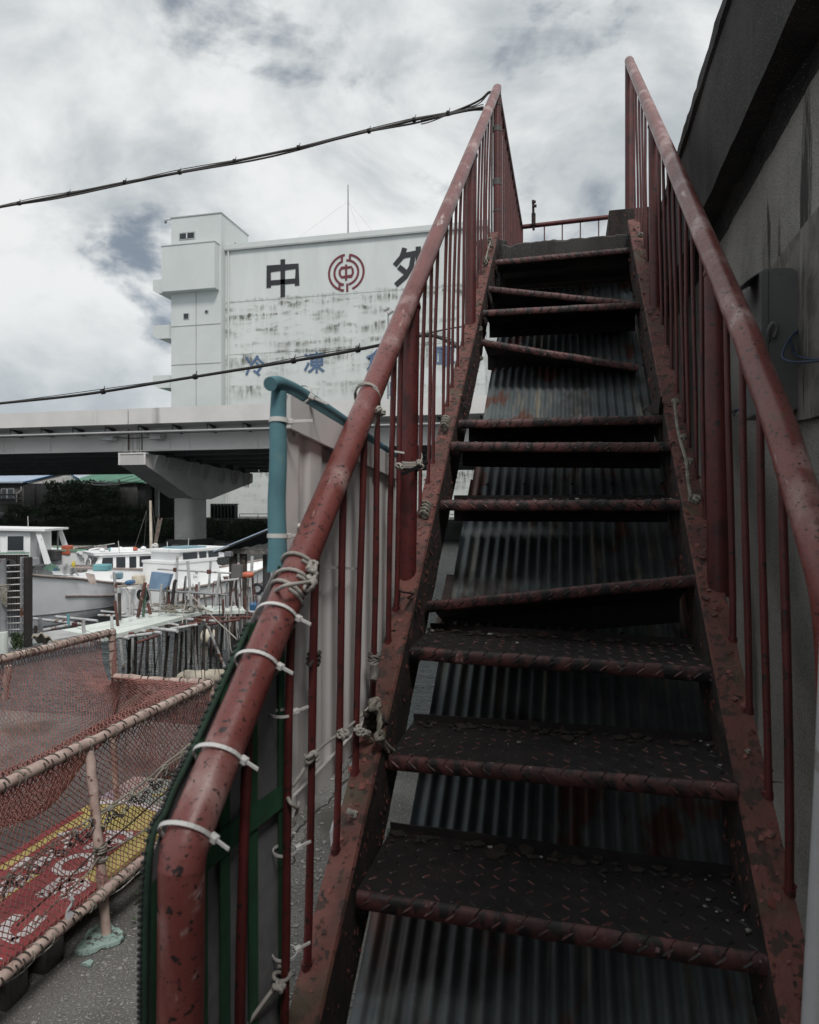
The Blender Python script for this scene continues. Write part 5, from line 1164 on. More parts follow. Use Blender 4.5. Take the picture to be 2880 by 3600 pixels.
for px, w_ in ((632, 14), (723, 8)):
    c = P(px, 1884, Y=46.97 if px == 632 else 48.4); b = MB()
    if px == 632: b.box((c.x-.16, 46.96, c.z-.07), (c.x+.16, 46.99, c.z+.07))
    else: b.box((XP1-.01, 49.0, c.z-.07), (XP1+.02, 49.25, c.z+.07))
    mk('number_plate', b, m_tie, pr_)
b = MB(); b.tube([(XP0-.12, 48.9, .5), (XP0-.12, 48.9, -3)], .09, 6); mk('downpipe', b, m_pipe2, pr_)
b = MB(); b.box((XP0-.2, 46.6, -5), (XP1+.25, 50.1, -2.55)); mk('footing', b, m_quay, pr_)
# lamp and traffic sign standing on the road
sl_ = thing('street_lamp', P(1364, 1400, Y=52), 'twin headed street lamp on the elevated road before the warehouse', 'street lamp')
b = MB(); p0, p1 = P(1365, 1420, Y=52), P(1365, 1085, Y=52); b.tube([p0-Vector((0, 0, 1.5)), p1], [.09, .05], 8); mk('pole', b, m_gpipe, sl_)
for dx, dz in ((-.12, .0), (.22, -.28)): b = MB(); c = p1+Vector((dx, 0, dz)); b.bbox(c+Vector((-.30, -.2, -.12)), c+Vector((.24, .2, .14)), .05, Matrix.Rotation(-.5, 3, 'Y')); mk('lamp_head', b, m_pipe2, sl_)
sg = thing('road_sign', P(1370, 1395, Y=50), 'small blue road sign on the elevated road behind the handrail', 'sign')
c0, c1_ = P(1370, 1393, Y=50), P(1377, 1342, Y=50); b = MB(); b.box((c0.x, 50, c0.z), (c1_.x+.02, 50.06, c1_.z)); mk('sign_plate', b, m_bluep, sg)
b = MB(); b.tube([(c0.x-.18, 50.1, c0.z-2), (c0.x-.18, 50.1, c1_.z)], .05, 6); b.box((c0.x-.2, 50.04, c0.z+.1), (c0.x+.1, 50.1, c0.z+.16)); mk('pole', b, m_gpipe, sg)

# ================================================================== far bank: quay wall, sheds, ivy
b = MB(); b.box((-90, 61.4, -5), (60, 62.6, -1.40)); tag(mk('quay_wall', b, m_quay), 'dark stone quay wall on the far bank overgrown with ivy', 'wall')
def leaves(name, areas, n, label, s0=.10, s1=.22):
    b = MB(); rnd = random.Random(5)
    for k in range(n):
        (xa, xb, za, zb_, y, th) = rnd.choices(areas, [abs((a[1]-a[0])*(a[3]-a[2])) for a in areas])[0]
        x, z = rnd.uniform(xa, xb), rnd.uniform(za, zb_)
        q = mnoise.noise(Vector((x*.5, z*.8, y)))
        edge = min((zb_-z), (x-xa)*.6, (xb-x)*.6)
        if edge < .25 and rnd.random() > .5+q: continue
        c = Vector((x, y-th*(.4+.9*q+rnd.random()*.3), z+.25*q)); s_ = rnd.uniform(s0, s1)
        nn = Vector((rnd.gauss(0, .5), -1, rnd.gauss(.4, .5))).normalized(); u = nn.orthogonal().normalized(); a = rnd.uniform(0, 6.28); e1 = u*math.cos(a)+nn.cross(u)*math.sin(a); e2 = nn.cross(e1)
        b.add([c-e1*s_, c-e2*s_*.7, c+e1*s_*.9, c+e2*s_*.7], [(0, 1, 2, 3)])
    return tag(mk(name, b, m_ivy), label, 'ivy', kind='stuff')
leaves('ivy', [(-66, -33.5, -2.9, -1.1, 61.3, .5), (-33, -12, -2.9, -1.35, 61.3, .35)], 9000, 'dark ivy hanging down the far quay wall')
leaves('ivy', [(-55.5, -45.8, -1.4, 2.75, 62.9, .5), (-60, -42, -1.4, .2, 62.7, .5)], 7000, 'dark ivy covering the shed wall below the green roof')
# shed with the blue roof
s_ = thing('blue_roof_shed', (-64, 67, -1.25), 'drab shed with pale blue sheet roof and a grey gable on the far bank', 'building')
ZE, Yb = 2.62, 64.0
b = MB(); b.box((-80, Yb, -1.25), (P(100, 1750, Y=Yb).x, 76, ZE)); mk('wall', b, m_shed, s_)
xg0, xg1 = P(85, 1700, Y=Yb).x, P(272, 1690, Y=Yb).x; xm = P(238, 1670, Y=Yb).x
b = MB(); b.prism([(-80, Yb-.5, ZE), (xg0, Yb-.5, ZE), (xm-1.2, Yb+6, 4.3), (-80, Yb+6, 4.3)], (0, 0, .12)); mk('roof', b, m_blueroof, s_)
b = MB(); b.prism([(xg0, Yb, ZE-.1), (xg1, Yb, ZE-.1), (xg1, Yb, ZE+.35), (xm, Yb, 3.5), (xm-1, Yb, 3.5)], (0, 1, 0)); mk('gable', b, m_over, s_)
b = MB(); b.tube([(xg0, Yb-.1, ZE), (xm-.6, Yb-.1, 3.62), (xm+.2, Yb-.1, 3.62), (xg1+.3, Yb-.1, ZE+.35)], .10, 6); mk('roof_trim', b, m_blue, s_)
b = MB(); b.box((xg0, Yb-.02, -1.25), (xg1+2.0, Yb+4, ZE-.12)); mk('open_bay', b, m_roofdk, s_)
win(8, 1720, 48, 1753, Yb-.02, s_); win(0, 1806, 33, 1828, Yb-.02, s_)
for z in (1.35, .85, .45): b = MB(); b.tube([(P(0, 1700, Y=Yb).x, Yb-.15, z), (P(80, 1700, Y=Yb).x, Yb-.15, z)], .07, 6); mk('wall_pipe', b, m_dksteel, s_)
b = MB(); x = P(63, 1700, Y=Yb).x; b.tube([(x+.6, Yb-.15, 2.2), (x+.6, Yb-.15, 1.75), (x, Yb-.15, 1.45), (x, Yb-.15, -1.2)], .06, 6); mk('downpipe', b, m_pipe2, s_)
b = MB(); x = P(124, 1700, Y=Yb).x; b.box((x-.15, Yb-.25, -1.2), (x+.15, Yb-.02, 2.45)); mk('post', b, m_roofdk, s_)
for px, py in ((228, 1682), (248, 1683), (236, 1694)): c = P(px, py, Y=Yb-.2); b = MB(); b.bbox((c.x-.22, Yb-.45, c.z-.2), (c.x+.22, Yb-.05, c.z+.2), .04); mk('insulator_box', b, m_pipe2, s_)
s_ = thing('green_roof_shed', (-50, 68, -1.25), 'shed with green sheet roof and ivy covered wall on the far bank', 'building')
xa, xb = P(270, 1690, Y=Yb).x, P(495, 1690, Y=Yb).x; xe = P(530, 1700, Y=Yb).x
b = MB(); b.box((xa, Yb-.6, -1.25), (xb, 74, 2.5)); mk('wall', b, m_shed, s_)
b = MB(); b.prism([(xa-.6, Yb-.9, 2.55), (xe+3, Yb-.9, 2.42), (xe+3, Yb+9, 5.0), (xa+.3, Yb+9, 5.0)], (0, 0, .12)); mk('roof', b, m_greenroof, s_)
b = MB(); b.box((xb, Yb-.4, -1.25), (xb+.8, Yb-.0, 2.4)); mk('corner_post', b, m_dksteel, s_)
x0_, x1_ = P(506, 1700, Y=66).x, P(530, 1700, Y=66).x
s_ = thing('small_white_house', (x0_+.5, 66.5, -1.25), 'narrow white house glimpsed between the green shed and the pier', 'building')
b = MB(); b.box((x0_, 66, -.2), (x1_, 69, 2.0)); mk('wall', b, m_boat, s_); b = MB(); b.box((P(544, 1700, Y=66).x, 66, -1.25), (P(556, 1700, Y=66).x, 66.5, 2.1)); mk('pillar', b, m_boat, s_)
win(511, 1748, 524, 1768, 65.98, s_, .08, False); b = MB(); b.box((x0_, 65.9, 1.2), (x1_, 65.98, 2.1)); mk('shutter', b, m_shed, s_)
b = MB(); b.box((x1_+.01, 66.3, -1.25), (x1_+4.2, 70, 2.3)); mk('dark_doorway', b, m_roofdk, s_)
c = P(785, 1790, Y=63.5); rk = thing('rack', (c.x, 63.5, -1.25), 'dark slatted rack standing against the warehouse foot', 'rack')
for i in range(8): b = MB(); b.box((c.x-1.45+.38*i, 63.5, -1.3), (c.x-1.3+.38*i, 63.8, .15)); mk('slat', b, m_roofdk, rk)
b = MB(); b.box((c.x-1.5, 63.6, .15), (c.x+1.5, 63.9, .27)); mk('top_bar', b, m_roofdk, rk); b = MB(); b.box((c.x-1.4, 63.82, -1.25), (c.x+1.4, 63.95, .12)); mk('back_board', b, m_roofdk, rk)
b = MB()
for y, z in ((62.3, -.75), (62.3, -1.05)): b.tube([(-32, y, z), (-10, y, z)], .035, 5)
for i in range(12): b.tube([(-32+2*i, 62.3, -1.4), (-32+2*i, 62.3, -.75)], .035, 5)
tag(mk('guard_rail', b, m_gpipe), 'thin steel guard rail along the far quay before the warehouse', 'railing')
for i, (pa, pb, sg_) in enumerate((((250, 1695), (500, 1676), .5), ((262, 1700), (520, 1684), .4), ((270, 1690), (470, 1672), .4))):
    a, c = P(*pa, Y=63), P(*pb, Y=61); m_ = (a+c)/2-Vector((0, 0, sg_)); b = MB(); b.tube(smooth([a, m_, c], 8), .035, 4); tag(mk('power_line', b, m_pipe2), ('pale power line sagging before the green roof', 'second pale power line below the first before the green roof', 'upper power line running off from the grey gable')[i], 'power line')
# ================================================================== boats
def boat(name, bow, stern, beam, fb, fs_, label, hullm=m_hull, rise=.0):
    """hull lofted from stem to transom; bow, stern = (x, y) at the waterline; fb, fs_ = freeboard at bow and stern"""
    bow, stern = Vector((*bow, WZ)), Vector((*stern, WZ)); ax = (stern-bow); L = ax.length; ax.normalize(); sd_ = Vector((-ax.y, ax.x, 0))
    t = thing(name, (bow+stern)/2, label, 'boat'); n = 22
    def sta(k):
        u = k/n; w_ = beam/2*min(1, (math.sin(min(1, u*1.75+.02)*math.pi/2))**.75)*(1-.10*max(0, u-.7)/.3)
        zs = fb+(fs_-fb)*(1-(1-u)**1.9); return u, max(w_, .03), zs
    def pt(u, s, z, rake): return bow+ax*(L*u-rake)+sd_*s+Vector((0, 0, z))
    rows = []
    for k in range(n+1):
        u, w_, zs = sta(k); rk = .55*fb*max(0, 1-u*3.5); kl = -.28*min(1, .3+u*3)
        half = [(w_, zs, rk), (w_*.955, zs*.62, rk*.62), (w_*.90, zs*.30, rk*.3), (w_*.80, .02, 0), (w_*.45, kl*.8, 0), (0, kl, 0)]
        rows.append([pt(u, s, z, r_) for s, z, r_ in half]+[pt(u, -s, z, r_) for s, z, r_ in reversed(half[:-1])])
    m = len(rows[0]); b = MB(); vs = [p for r_ in rows for p in r_]
    b.add(vs, [(i*m+j, i*m+j+1, i*m+m+j+1, i*m+m+j) for i in range(n) for j in range(m-1)], True); b.add(rows[-1], [tuple(range(m))])
    mk('hull', b, hullm, t)
    b = MB(); dk = []
    for k in range(n+1): u, w_, zs = sta(k); rk = .5*fb*max(0, 1-u*3.5); dk += [pt(u, w_*.96, zs-.22, rk), pt(u, -w_*.96, zs-.22, rk)]
    b.add(dk, [(2*i, 2*i+1, 2*i+3, 2*i+2) for i in range(n)]); mk('deck', b, m_boat, t)
    for s in (1, -1):
        b = MB(); b.tube([pt(sta(k)[0], s*(sta(k)[1]+.01), sta(k)[2]+.01, .55*fb*max(0, 1-sta(k)[0]*3.5)) for k in range(n+1)], .045, 6, flat=.8); mk('gunwale', b, m_rub, t)
        b = MB(); b.tube([pt(sta(k)[0], s*(sta(k)[1]*.955+.012), sta(k)[2]*.60, .35*fb*max(0, 1-sta(k)[0]*3.5)) for k in range(5, n+1)], .032, 6); mk('rubbing_strake', b, m_rub, t)
        b = MB(); b.tube([pt(sta(k)[0], s*(sta(k)[1]*.88+.004), sta(k)[2]*.24, .2*fb*max(0, 1-sta(k)[0]*3.5)) for k in range(1, n+1)], .018, 5); mk('chine_line', b, m_gpipe, t)
    t['_'] = 0; del t['_']
    return t, bow, ax, sd_, L
def cabin(t, base, ax, sd_, l, w_, h, z0, rake=.25, roof=m_boat, over=.18, wins=(), roof_h=.07, body=m_boat, glazed=True):
    """deckhouse: base = centre of its front edge; walls, roof, window frames and panes are separate parts"""
    base = Vector(base); A = lambda u, s, z: base+ax*u+sd_*s+Vector((0, 0, z-base.z))
    f0, f1 = 0, rake
    b = MB(); q = [A(0, -w_/2, z0), A(l, -w_/2, z0), A(l, -w_/2*.97, z0+h), A(f1, -w_/2*.97, z0+h)]; q2 = [A(0, w_/2, z0), A(l, w_/2, z0), A(l, w_/2*.97, z0+h), A(f1, w_/2*.97, z0+h)]
    b.add(q+q2, [(0, 1, 2, 3), (7, 6, 5, 4), (0, 3, 7, 4), (1, 5, 6, 2), (3, 2, 6, 7), (0, 4, 5, 1)]); mk('wall', b, body, t)
    b = MB(); vs = [A(f1-over*1.3, -w_/2-over*.5, z0+h), A(l+over, -w_/2-over*.5, z0+h), A(l+over, w_/2+over*.5, z0+h), A(f1-over*1.3, w_/2+over*.5, z0+h)]; b.prism(vs, (0, 0, roof_h)); mk('roof', b, roof, t)
    for (kind, u0, u1, za, zb_) in wins:
        if kind in ('s', 'p'):
            s = (1 if kind == 's' else -1)
            def W(u, z, o): return A(u, s*(w_/2*(1-.03*(z-z0)/h)+o), z)
            sk = rake*.35*(zb_-za)/h if u0 < l*.3 else 0
            b = MB(); fr = .035; b.prism([W(u0-fr, za-fr, .004), W(u1+fr, za-fr, .004), W(u1+fr, zb_+fr, .004), W(u0-fr+sk, zb_+fr, .004)], sd_*s*.02); o = mk('window', b, m_boat, t)
            b = MB(); b.prism([W(u0, za, .012), W(u1, za, .012), W(u1, zb_, .012), W(u0+sk, zb_, .012)], sd_*s*.022); mk('pane', b, m_glass, o)
        else:
            def W(s, z, o): return A(f1*(z-z0)/h-o, s*w_/2, z)
            b = MB(); b.prism([W(u0-.04, za-.03, .004), W(u1+.04, za-.03, .004), W(u1+.04, zb_+.03, .004), W(u0-.04, zb_+.03, .004)], ax*-.02); o = mk('window', b, m_boat, t)
            b = MB(); b.prism([W(u0, za, .012), W(u1, za, .012), W(u1, zb_, .012), W(u0, zb_, .012)], ax*-.022); mk('pane', b, m_glass, o)
    return A
# grey-white hull lying bow-on behind the jetty
bB, bow, ax, sd_, L = boat('fishing_boat', (-13.05, 13.85), (-13.55, 18.9), 1.9, 1.50, .66, 'open fishing boat with a tall grey white flared bow behind the brown fence')
b = MB(); q = [P(300, 2015, d=17.6), P(322, 2020, d=17.6), P(330, 2055, d=17.2), P(315, 2052, d=17.2)]; b.prism(q, (.05, .05, .0)); mk('loose_plank', b, m_rub, bB)
def clutter(name, mbx, mat, lab, cat): return tag(mk(name, mbx, mat), lab, cat)
def crate(px0, py0, px1, py1, d_, dep, mat, name, lab, cat, bev=.03):
    a, c = P(px0, py1, d=d_), P(px1, py0, d=d_); b = MB(); w_ = (c-a).length; cx = (a+c)/2; wx = abs((px1-px0)/F*d_)/2
    b.bbox((cx.x-wx, cx.y-dep/2, a.z), (cx.x+wx, cx.y+dep/2, c.z), bev, Matrix.Rotation(TH, 3, 'Z')); return tag(mk(name, b, mat), lab, cat)
# second boat with a glazed wheelhouse
c0 = P(262, 2100, Z=WZ); c0 = P(262, 2090, d=20.5); bow_ = (c0.x, c0.y); c1_ = P(790, 2060, d=23.5)
bC, bow, ax, sd_, L = boat('fishing_boat', bow_, (c1_.x, c1_.y), 2.1, 1.22, .95, 'white fishing boat with a glazed wheelhouse and blue trim between the other boats', m_boat)
cb_ = P(300, 2010, d=21.7); A = cabin(bC, (cb_.x, cb_.y, WZ), ax, sd_, 1.95, 1.25, .70, WZ+.76, .30, m_boat, .16,
    [('p', .30, .66, WZ+1.02, WZ+1.38), ('p', .76, 1.04, WZ+1.02, WZ+1.38), ('p', 1.16, 1.38, WZ+1.02, WZ+1.38), ('p', 1.48, 1.84, WZ+1.04, WZ+1.38), ('f', -.86, -.10, WZ+1.0, WZ+1.38), ('f', .08, .86, WZ+1.0, WZ+1.38)])
b = MB(); b.prism([A(.06, -.72, WZ+1.53), A(2.14, -.72, WZ+1.53), A(2.14, .72, WZ+1.53), A(.06, .72, WZ+1.53)], (0, 0, .02)); mk('roof_rim', b, m_boat, bC)
for s in (-.30, .30):
    b = MB(); c = A(.10, s, WZ+1.20); n_ = -ax; u_ = sd_; q = [c+(u_*math.cos(a)+Vector((0, 0, 1))*math.sin(a))*.15+n_*.05 for a in [2*math.pi*i/20 for i in range(20)]]; b.tube(q, .02, 6, closed=True); b.tube([c+n_*.05-u_*.15, c+n_*.05+u_*.15], .012, 5); mk('steering_wheel', b, m_tie, bC)
for k in range(5): b = MB(); u = .5+k*.42; b.lathe([(.02, 0), (.09, .02), (.08, .10), (.01, .13)], A(u*.8, -.4+.2*(k % 3), WZ+1.55), n=10); mk('roof_fitting', b, (m_boat, m_teal2, m_boat, m_orange, m_boat)[k], bC)
b = MB(); b.prism([A(.6, -.6, WZ+1.55), A(1.3, -.55, WZ+1.55), A(1.4, -.3, WZ+1.60), A(.7, -.3, WZ+1.60)], (0, 0, .07)); mk('rolled_cover', b, m_boat, bC)
# third boat with a long cabin
c0 = P(955, 2105, d=23.0); c1_ = P(492, 2130, d=18.2)
bD, bow, ax, sd_, L = boat('fishing_boat', (c0.x, c0.y), (c1_.x, c1_.y), 2.2, 1.25, .78, 'white cabin boat with dark strip windows lying behind the pipe jetty', m_boat)
cD = P(742, 2050, d=21.0); A = cabin(bD, (cD.x, cD.y, WZ), ax, sd_, 2.05, 1.25, .80, WZ+.60, .42, m_boat, .02, [])
A = cabin(bD, (cD.x-.0, cD.y, WZ), ax, sd_, 1.80, 1.15, .24, WZ+1.47, .02, m_boat, .14, [('s', .30, .72, WZ+1.50, WZ+1.68), ('s', .80, 1.08, WZ+1.50, WZ+1.68), ('s', 1.16, 1.70, WZ+1.50, WZ+1.68), ('p', .30, .72, WZ+1.50, WZ+1.68), ('p', .80, 1.08, WZ+1.50, WZ+1.68), ('p', 1.16, 1.70, WZ+1.50, WZ+1.68)])
b = MB(); b.prism([A(.6, -.4, WZ+1.775), A(1.5, -.4, WZ+1.775), A(1.5, .4, WZ+1.775), A(.6, .4, WZ+1.775)], (0, 0, .05)); mk('roof_hatch', b, m_btrim, bD)
c = P(622, 1930, d=20.3); b = MB(); b.bbox(c+Vector((-.11, -.1, -.12)), c+Vector((.11, .1, .10)), .015); mk('battery_box', b, m_boat, bD); b = MB(); b.box(c+Vector((-.105, -.095, .10)), c+Vector((.105, .095, .12))); mk('battery_box_lid', b, m_dksteel, bD)
c = P(686, 1931, d=20.6); b = MB(); b.lathe([(.03, -.16), (.10, -.13), (.125, 0), (.10, .10), (.02, .13)], c, n=14); mk('searchlight', b, m_galv, bD)
# boat registration strokes painted on the cabin side
for x, y, w_ in ((661, 2008, 26), (690, 2012, 14), (672, 2030, 30)):
    b = MB()
    for i in range(5): c = P(x+random.uniform(-w_/2, w_/2), y+random.uniform(-6, 6), d=19.55); b.tube([c, c+Vector((random.uniform(-.06, .06), 0, random.uniform(-.09, .09)))], .012, 4)
    mk('painted_marks', b, m_blackp, bD, kind='stuff')
# boat with the green stripe on the far side
c0, c1_ = P(-420, 2090, d=24.5), P(345, 2080, d=25.5)
bA, bow, ax, sd_, L = boat('fishing_boat', (c0.x, c0.y), (c1_.x, c1_.y), 2.4, 1.6, 1.42, 'tall cabin boat with a green stripe and a long sun roof', m_boat)
for s in (1, -1):
    b = MB(); b.prism([bow+ax*(L*.73)+sd_*s*1.16+Vector((0, 0, 1.40)), bow+ax*(L*.995)+sd_*s*1.09+Vector((0, 0, 1.40)), bow+ax*(L*.995)+sd_*s*1.09+Vector((0, 0, 1.47)), bow+ax*(L*.73)+sd_*s*1.16+Vector((0, 0, 1.47))], sd_*s*.05); mk('green_stripe', b, m_bgreen, bA)
ca = P(-138, 2000, d=23.6); A = cabin(bA, (ca.x, ca.y, WZ), ax, sd_, 2.62, 1.9, 1.16, WZ+1.0, -.05, m_boat, .10, [('s', .55, .95, WZ+1.52, WZ+2.0), ('s', 1.22, 1.66, WZ+1.54, WZ+2.0), ('s', 1.92, 2.42, WZ+1.52, WZ+2.0), ('p', .55, .95, WZ+1.52, WZ+2.0), ('p', 1.22, 1.66, WZ+1.54, WZ+2.0), ('p', 1.92, 2.42, WZ+1.52, WZ+2.0)])
b = MB(); b.prism([A(-.3, -1.1, WZ+2.24), A(3.15, -1.1, WZ+2.16), A(3.15, 1.1, WZ+2.16), A(-.3, 1.1, WZ+2.24)], (0, 0, .07)); mk('sun_roof', b, m_boat, bA)
for z0, z1 in ((WZ+1.24, WZ+1.37), (WZ+1.43, WZ+1.455)):
    for s in (1, -1): b = MB(); b.prism([A(.02, s*.955, z0), A(2.60, s*.955, z0), A(2.60, s*.955, z1), A(.02, s*.955, z1)], sd_*s*.012); mk('green_stripe', b, m_bgreen, bA)
for s in (1, -1):
    b = MB(); b.prism([A(2.80, s*.95, WZ+2.17), A(2.96, s*.95, WZ+2.17), A(3.32, s*1.0, WZ+1.05), A(3.12, s*1.0, WZ+1.05)], sd_*s*.05); mk('roof_stay', b, m_boat, bA)
    b = MB(); b.tube([A(2.86, s*.9, WZ+2.17), A(2.83, s*.9, WZ+.6)], .03, 6); mk('roof_post', b, m_gpipe, bA)
# gear lying about on the boats
crate(333, 1983, 388, 2007, 18.8, .3, m_teal2, 'crate', 'teal plastic crate on the foredeck before the wheelhouse', 'crate')
crate(183, 1990, 226, 2006, 18.5, .3, m_blue, 'tub', 'blue plastic tub on the grey white boat', 'tub')
crate(222, 1917, 252, 1950, 24.4, .3, m_orange, 'fuel_can', 'orange fuel can on the stern of the green striped boat', 'fuel can')
crate(160, 1935, 208, 1970, 24.0, .4, m_dksteel, 'engine_box', 'dark engine box under the sun roof of the green striped boat', 'box')
crate(64, 1958, 88, 1990, 19, .3, m_teal2, 'cool_box', 'grey teal cool box standing behind the brown fence', 'box'); crate(116, 1960, 130, 1990, 19, .3, m_gpipe, 'bin', 'grey lidded bin standing by the brown post', 'bin')
crate(410, 2012, 430, 2036, 18.2, .2, m_btrim, 'pale_blue_box', 'pale blue box hung on the side of the wheelhouse boat', 'box'); crate(446, 2040, 470, 2055, 18.0, .3, m_blue, 'basket', 'dark blue basket at the end of the wheelhouse boat', 'basket')
b = MB(); 
def tarp(u, v): c = P(150+62*u, 1998+14*v, d=17.6+.5*(1-v)); return c+Vector((0, .3*v, .10*math.sin(u*7)*math.sin(v*3)+.10*math.sin(math.pi*u)))
b.grid(tarp, 14, 8, True, thick=(0, 0, -.01)); tag(mk('tarpaulin', b, m_tarp), 'crumpled green tarpaulin heaped in the grey white boat', 'tarpaulin')
def bag(u, v): c = P(204+54*u, 1998+24*v, d=17.3); return c+Vector((.02*math.sin(v*9), .2*v, .11*math.sin(math.pi*u)*(1-v)+.03*math.sin(u*13+v*5)))
b = MB(); b.grid(bag, 12, 8, True, thick=(0, .01, 0)); tag(mk('white_bag', b, m_boat), 'crumpled white sack on the gunwale of the grey white boat', 'sack')
for i, (pa, pb, r, mt) in enumerate((((252, 1935), (403, 1911), .022, m_pipe), ((262, 1940), (355, 1918), .03, m_pipe), ((255, 1931), (330, 1920), .03, m_plank), ((300, 1945), (385, 1928), .025, m_pipe), ((262, 1944), (285, 1944), .07, m_boat), ((300, 1946), (330, 1946), .05, m_boat))):
    b = MB(); b.tube([P(*pa, d=24.6), P(*pb, d=24.2)], r, 6); tag(mk('spar', b, mt), ('longest white pole piled on the green striped boat', 'thick white pole lying under the longest pole', 'brown wooden pole in the pile behind the orange can', 'short white pole at the end of the pole pile', 'fat white roll next to the orange can', 'white roll beyond the fat roll')[i], 'pole')
b = MB(); c = P(259, 1982, d=18.4); b.lathe([(.01, .08), (.05, .03), (.05, -.05), (.02, -.10)], c, n=10); tag(mk('yellow_lamp', b, m_yell), 'small yellow lamp hanging before the white bulwark', 'lamp')
# mast and bundled rods
b = MB(); b.tube([P(532, 1932, d=24), P(529, 1760, d=24)], [.055, .04], 8); ms = tag(mk('mast', b, m_log), 'pale wooden mast standing behind the wheelhouse boat', 'mast')
for i, (pa, pb) in enumerate((((475, 1922), (516, 1796)), ((545, 1925), (531, 1778)), ((506, 1925), (516, 1800)), ((551, 1880), (534, 1770)))): b = MB(); b.tube([P(*pa, d=24), P(*pb, d=24)], .016 if i == 0 else .008, 4); mk('stay', b, m_gcable, ms)
for i, (pa, pb) in enumerate((((541, 1930), (558, 1820)), ((545, 1925), (562, 1828)), ((548, 1920), (569, 1822)))): b = MB(); b.tube([P(*pa, d=22), P(*pb, d=22)], .028, 6); tag(mk('pole', b, m_plank), ('leftmost bamboo pole bound beside the mast', 'middle bamboo pole bound beside the mast', 'leaning bamboo pole on the outside of the bound bundle')[i], 'pole')
b = MB(); knot(b, P(544, 1920, d=21.9), .09, .03, False, 300); tag(mk('rope_bundle', b, m_tie), 'white rope bundle binding the bamboo poles', 'rope')

# ================================================================== pipe jetty
ZJ = -1.86
jt = thing('pipe_jetty', (-6.5, 9.5, WZ), 'rickety jetty of white and rusty scaffold pipes with pale mint deck boards', 'jetty')
def jp(name, pts, r, mat): b = MB(); b.tube(pts, r*.5, 8); return mk(name, b, mat, jt)
def pile(x0, y0, xb, yb, r, mat, bot=True):
    d_ = WZ*F/(HY-yb) if bot else yb
    if bot: e = P(xb, yb, d=d_); return jp('pile', [e-Vector((0, 0, 1)), e, P(x0, y0, d=d_)], r, mat)
for a in ((660, 1973, 692, 2362, .052, m_pipe), (818, 2077, 846, 2299, .065, m_pipe), (702, 2129, 799, 2369, .05, m_pipe), (798, 2048, 805, 2356, .05, m_gpipe), (560, 2141, 562, 2382, .05, m_pipe), (466, 2129, 470, 2380, .047, m_pipe),
          (691, 2054, 694, 2345, .045, m_rpipe), (401, 2011, 434, 2345, .055, m_pipe), (480, 2240, 476, 2385, .04, m_bpile), (592, 2235, 578, 2388, .055, m_bpile), (622, 2215, 610, 2400, .06, m_bpile), (640, 2220, 632, 2370, .05, m_bpile), (655, 2215, 654, 2350, .045, m_bpile),
          (505, 2250, 490, 2360, .04, m_bpile), (540, 2235, 545, 2350, .035, m_bpile), (720, 2200, 712, 2370, .05, m_bpile), (745, 2210, 740, 2340, .045, m_bpile), (782, 2190, 776, 2330, .05, m_bpile), (826, 2180, 822, 2330, .045, m_bpile), (850, 2180, 852, 2300, .045, m_gpipe), (870, 2160, 875, 2290, .06, m_rpipe), (889, 2030, 892, 2290, .05, m_rpipe),
          (888, 2180, 884, 2280, .045, m_bpile), (905, 2165, 903, 2270, .05, m_bpile), (455, 2245, 452, 2400, .06, m_bpile), (520, 2240, 516, 2330, .06, m_bpile), (762, 2200, 760, 2300, .06, m_bpile), (676, 2205, 672, 2320, .05, m_bpile)): pile(*a)
for a in ((624, 1954, 617, 2120, 12.4, .045, m_pipe), (741, 1973, 733, 2082, 12.6, .045, m_pipe), (772, 2015, 757, 2122, 12.2, .05, m_pipe), (592, 2060, 596, 2145, 12, .05, m_rpipe), (569, 2054, 560, 2145, 11.6, .045, m_pipe), (511, 2048, 485, 2160, 11.3, .06, m_rpipe), (512, 2065, 504, 2158, 11.4, .045, m_tarp),
          (911, 2096, 922, 2152, 12.2, .06, m_pipe), (840, 2065, 843, 2126, 12.4, .05, m_pipe), (700, 2046, 699, 2130, 12.2, .04, m_pipe), (420, 2085, 422, 2170, 11, .05, m_bpile), (404, 2112, 416, 2200, 10.6, .045, m_rpipe), (456, 2091, 457, 2160, 11, .045, m_pipe), (141, 2173, 146, 2240, 9.6, .055, m_gpipe), (293, 2175, 296, 2230, 10, .05, m_pipe), (240, 2160, 241, 2190, 11, .045, m_teal2), (393, 2165, 395, 2215, 10.4, .045, m_pipe), (126, 2200, 126, 2216, 10, .045, m_bpile),
          (655, 2095, 652, 2135, 12, .05, m_bpile), (520, 2120, 530, 2150, 11.4, .05, m_rpipe), (862, 2100, 866, 2140, 12.6, .06, m_rpipe), (787, 2105, 786, 2150, 12, .05, m_rpipe)):
    (x0, y0, x1_, y1_, d_, r, mt) = a; jp('upright', [P(x1_, y1_+10, d=d_), P(x0, y0, d=d_)], r, mt)
b = MB(); b.tube(smooth([P(604, 2132, d=11.9), P(610, 2085, d=11.9), P(614, 2050, d=11.9), P(620, 2039, d=11.9)], 5), .03, 8); mk('upright', b, m_brown, jt)
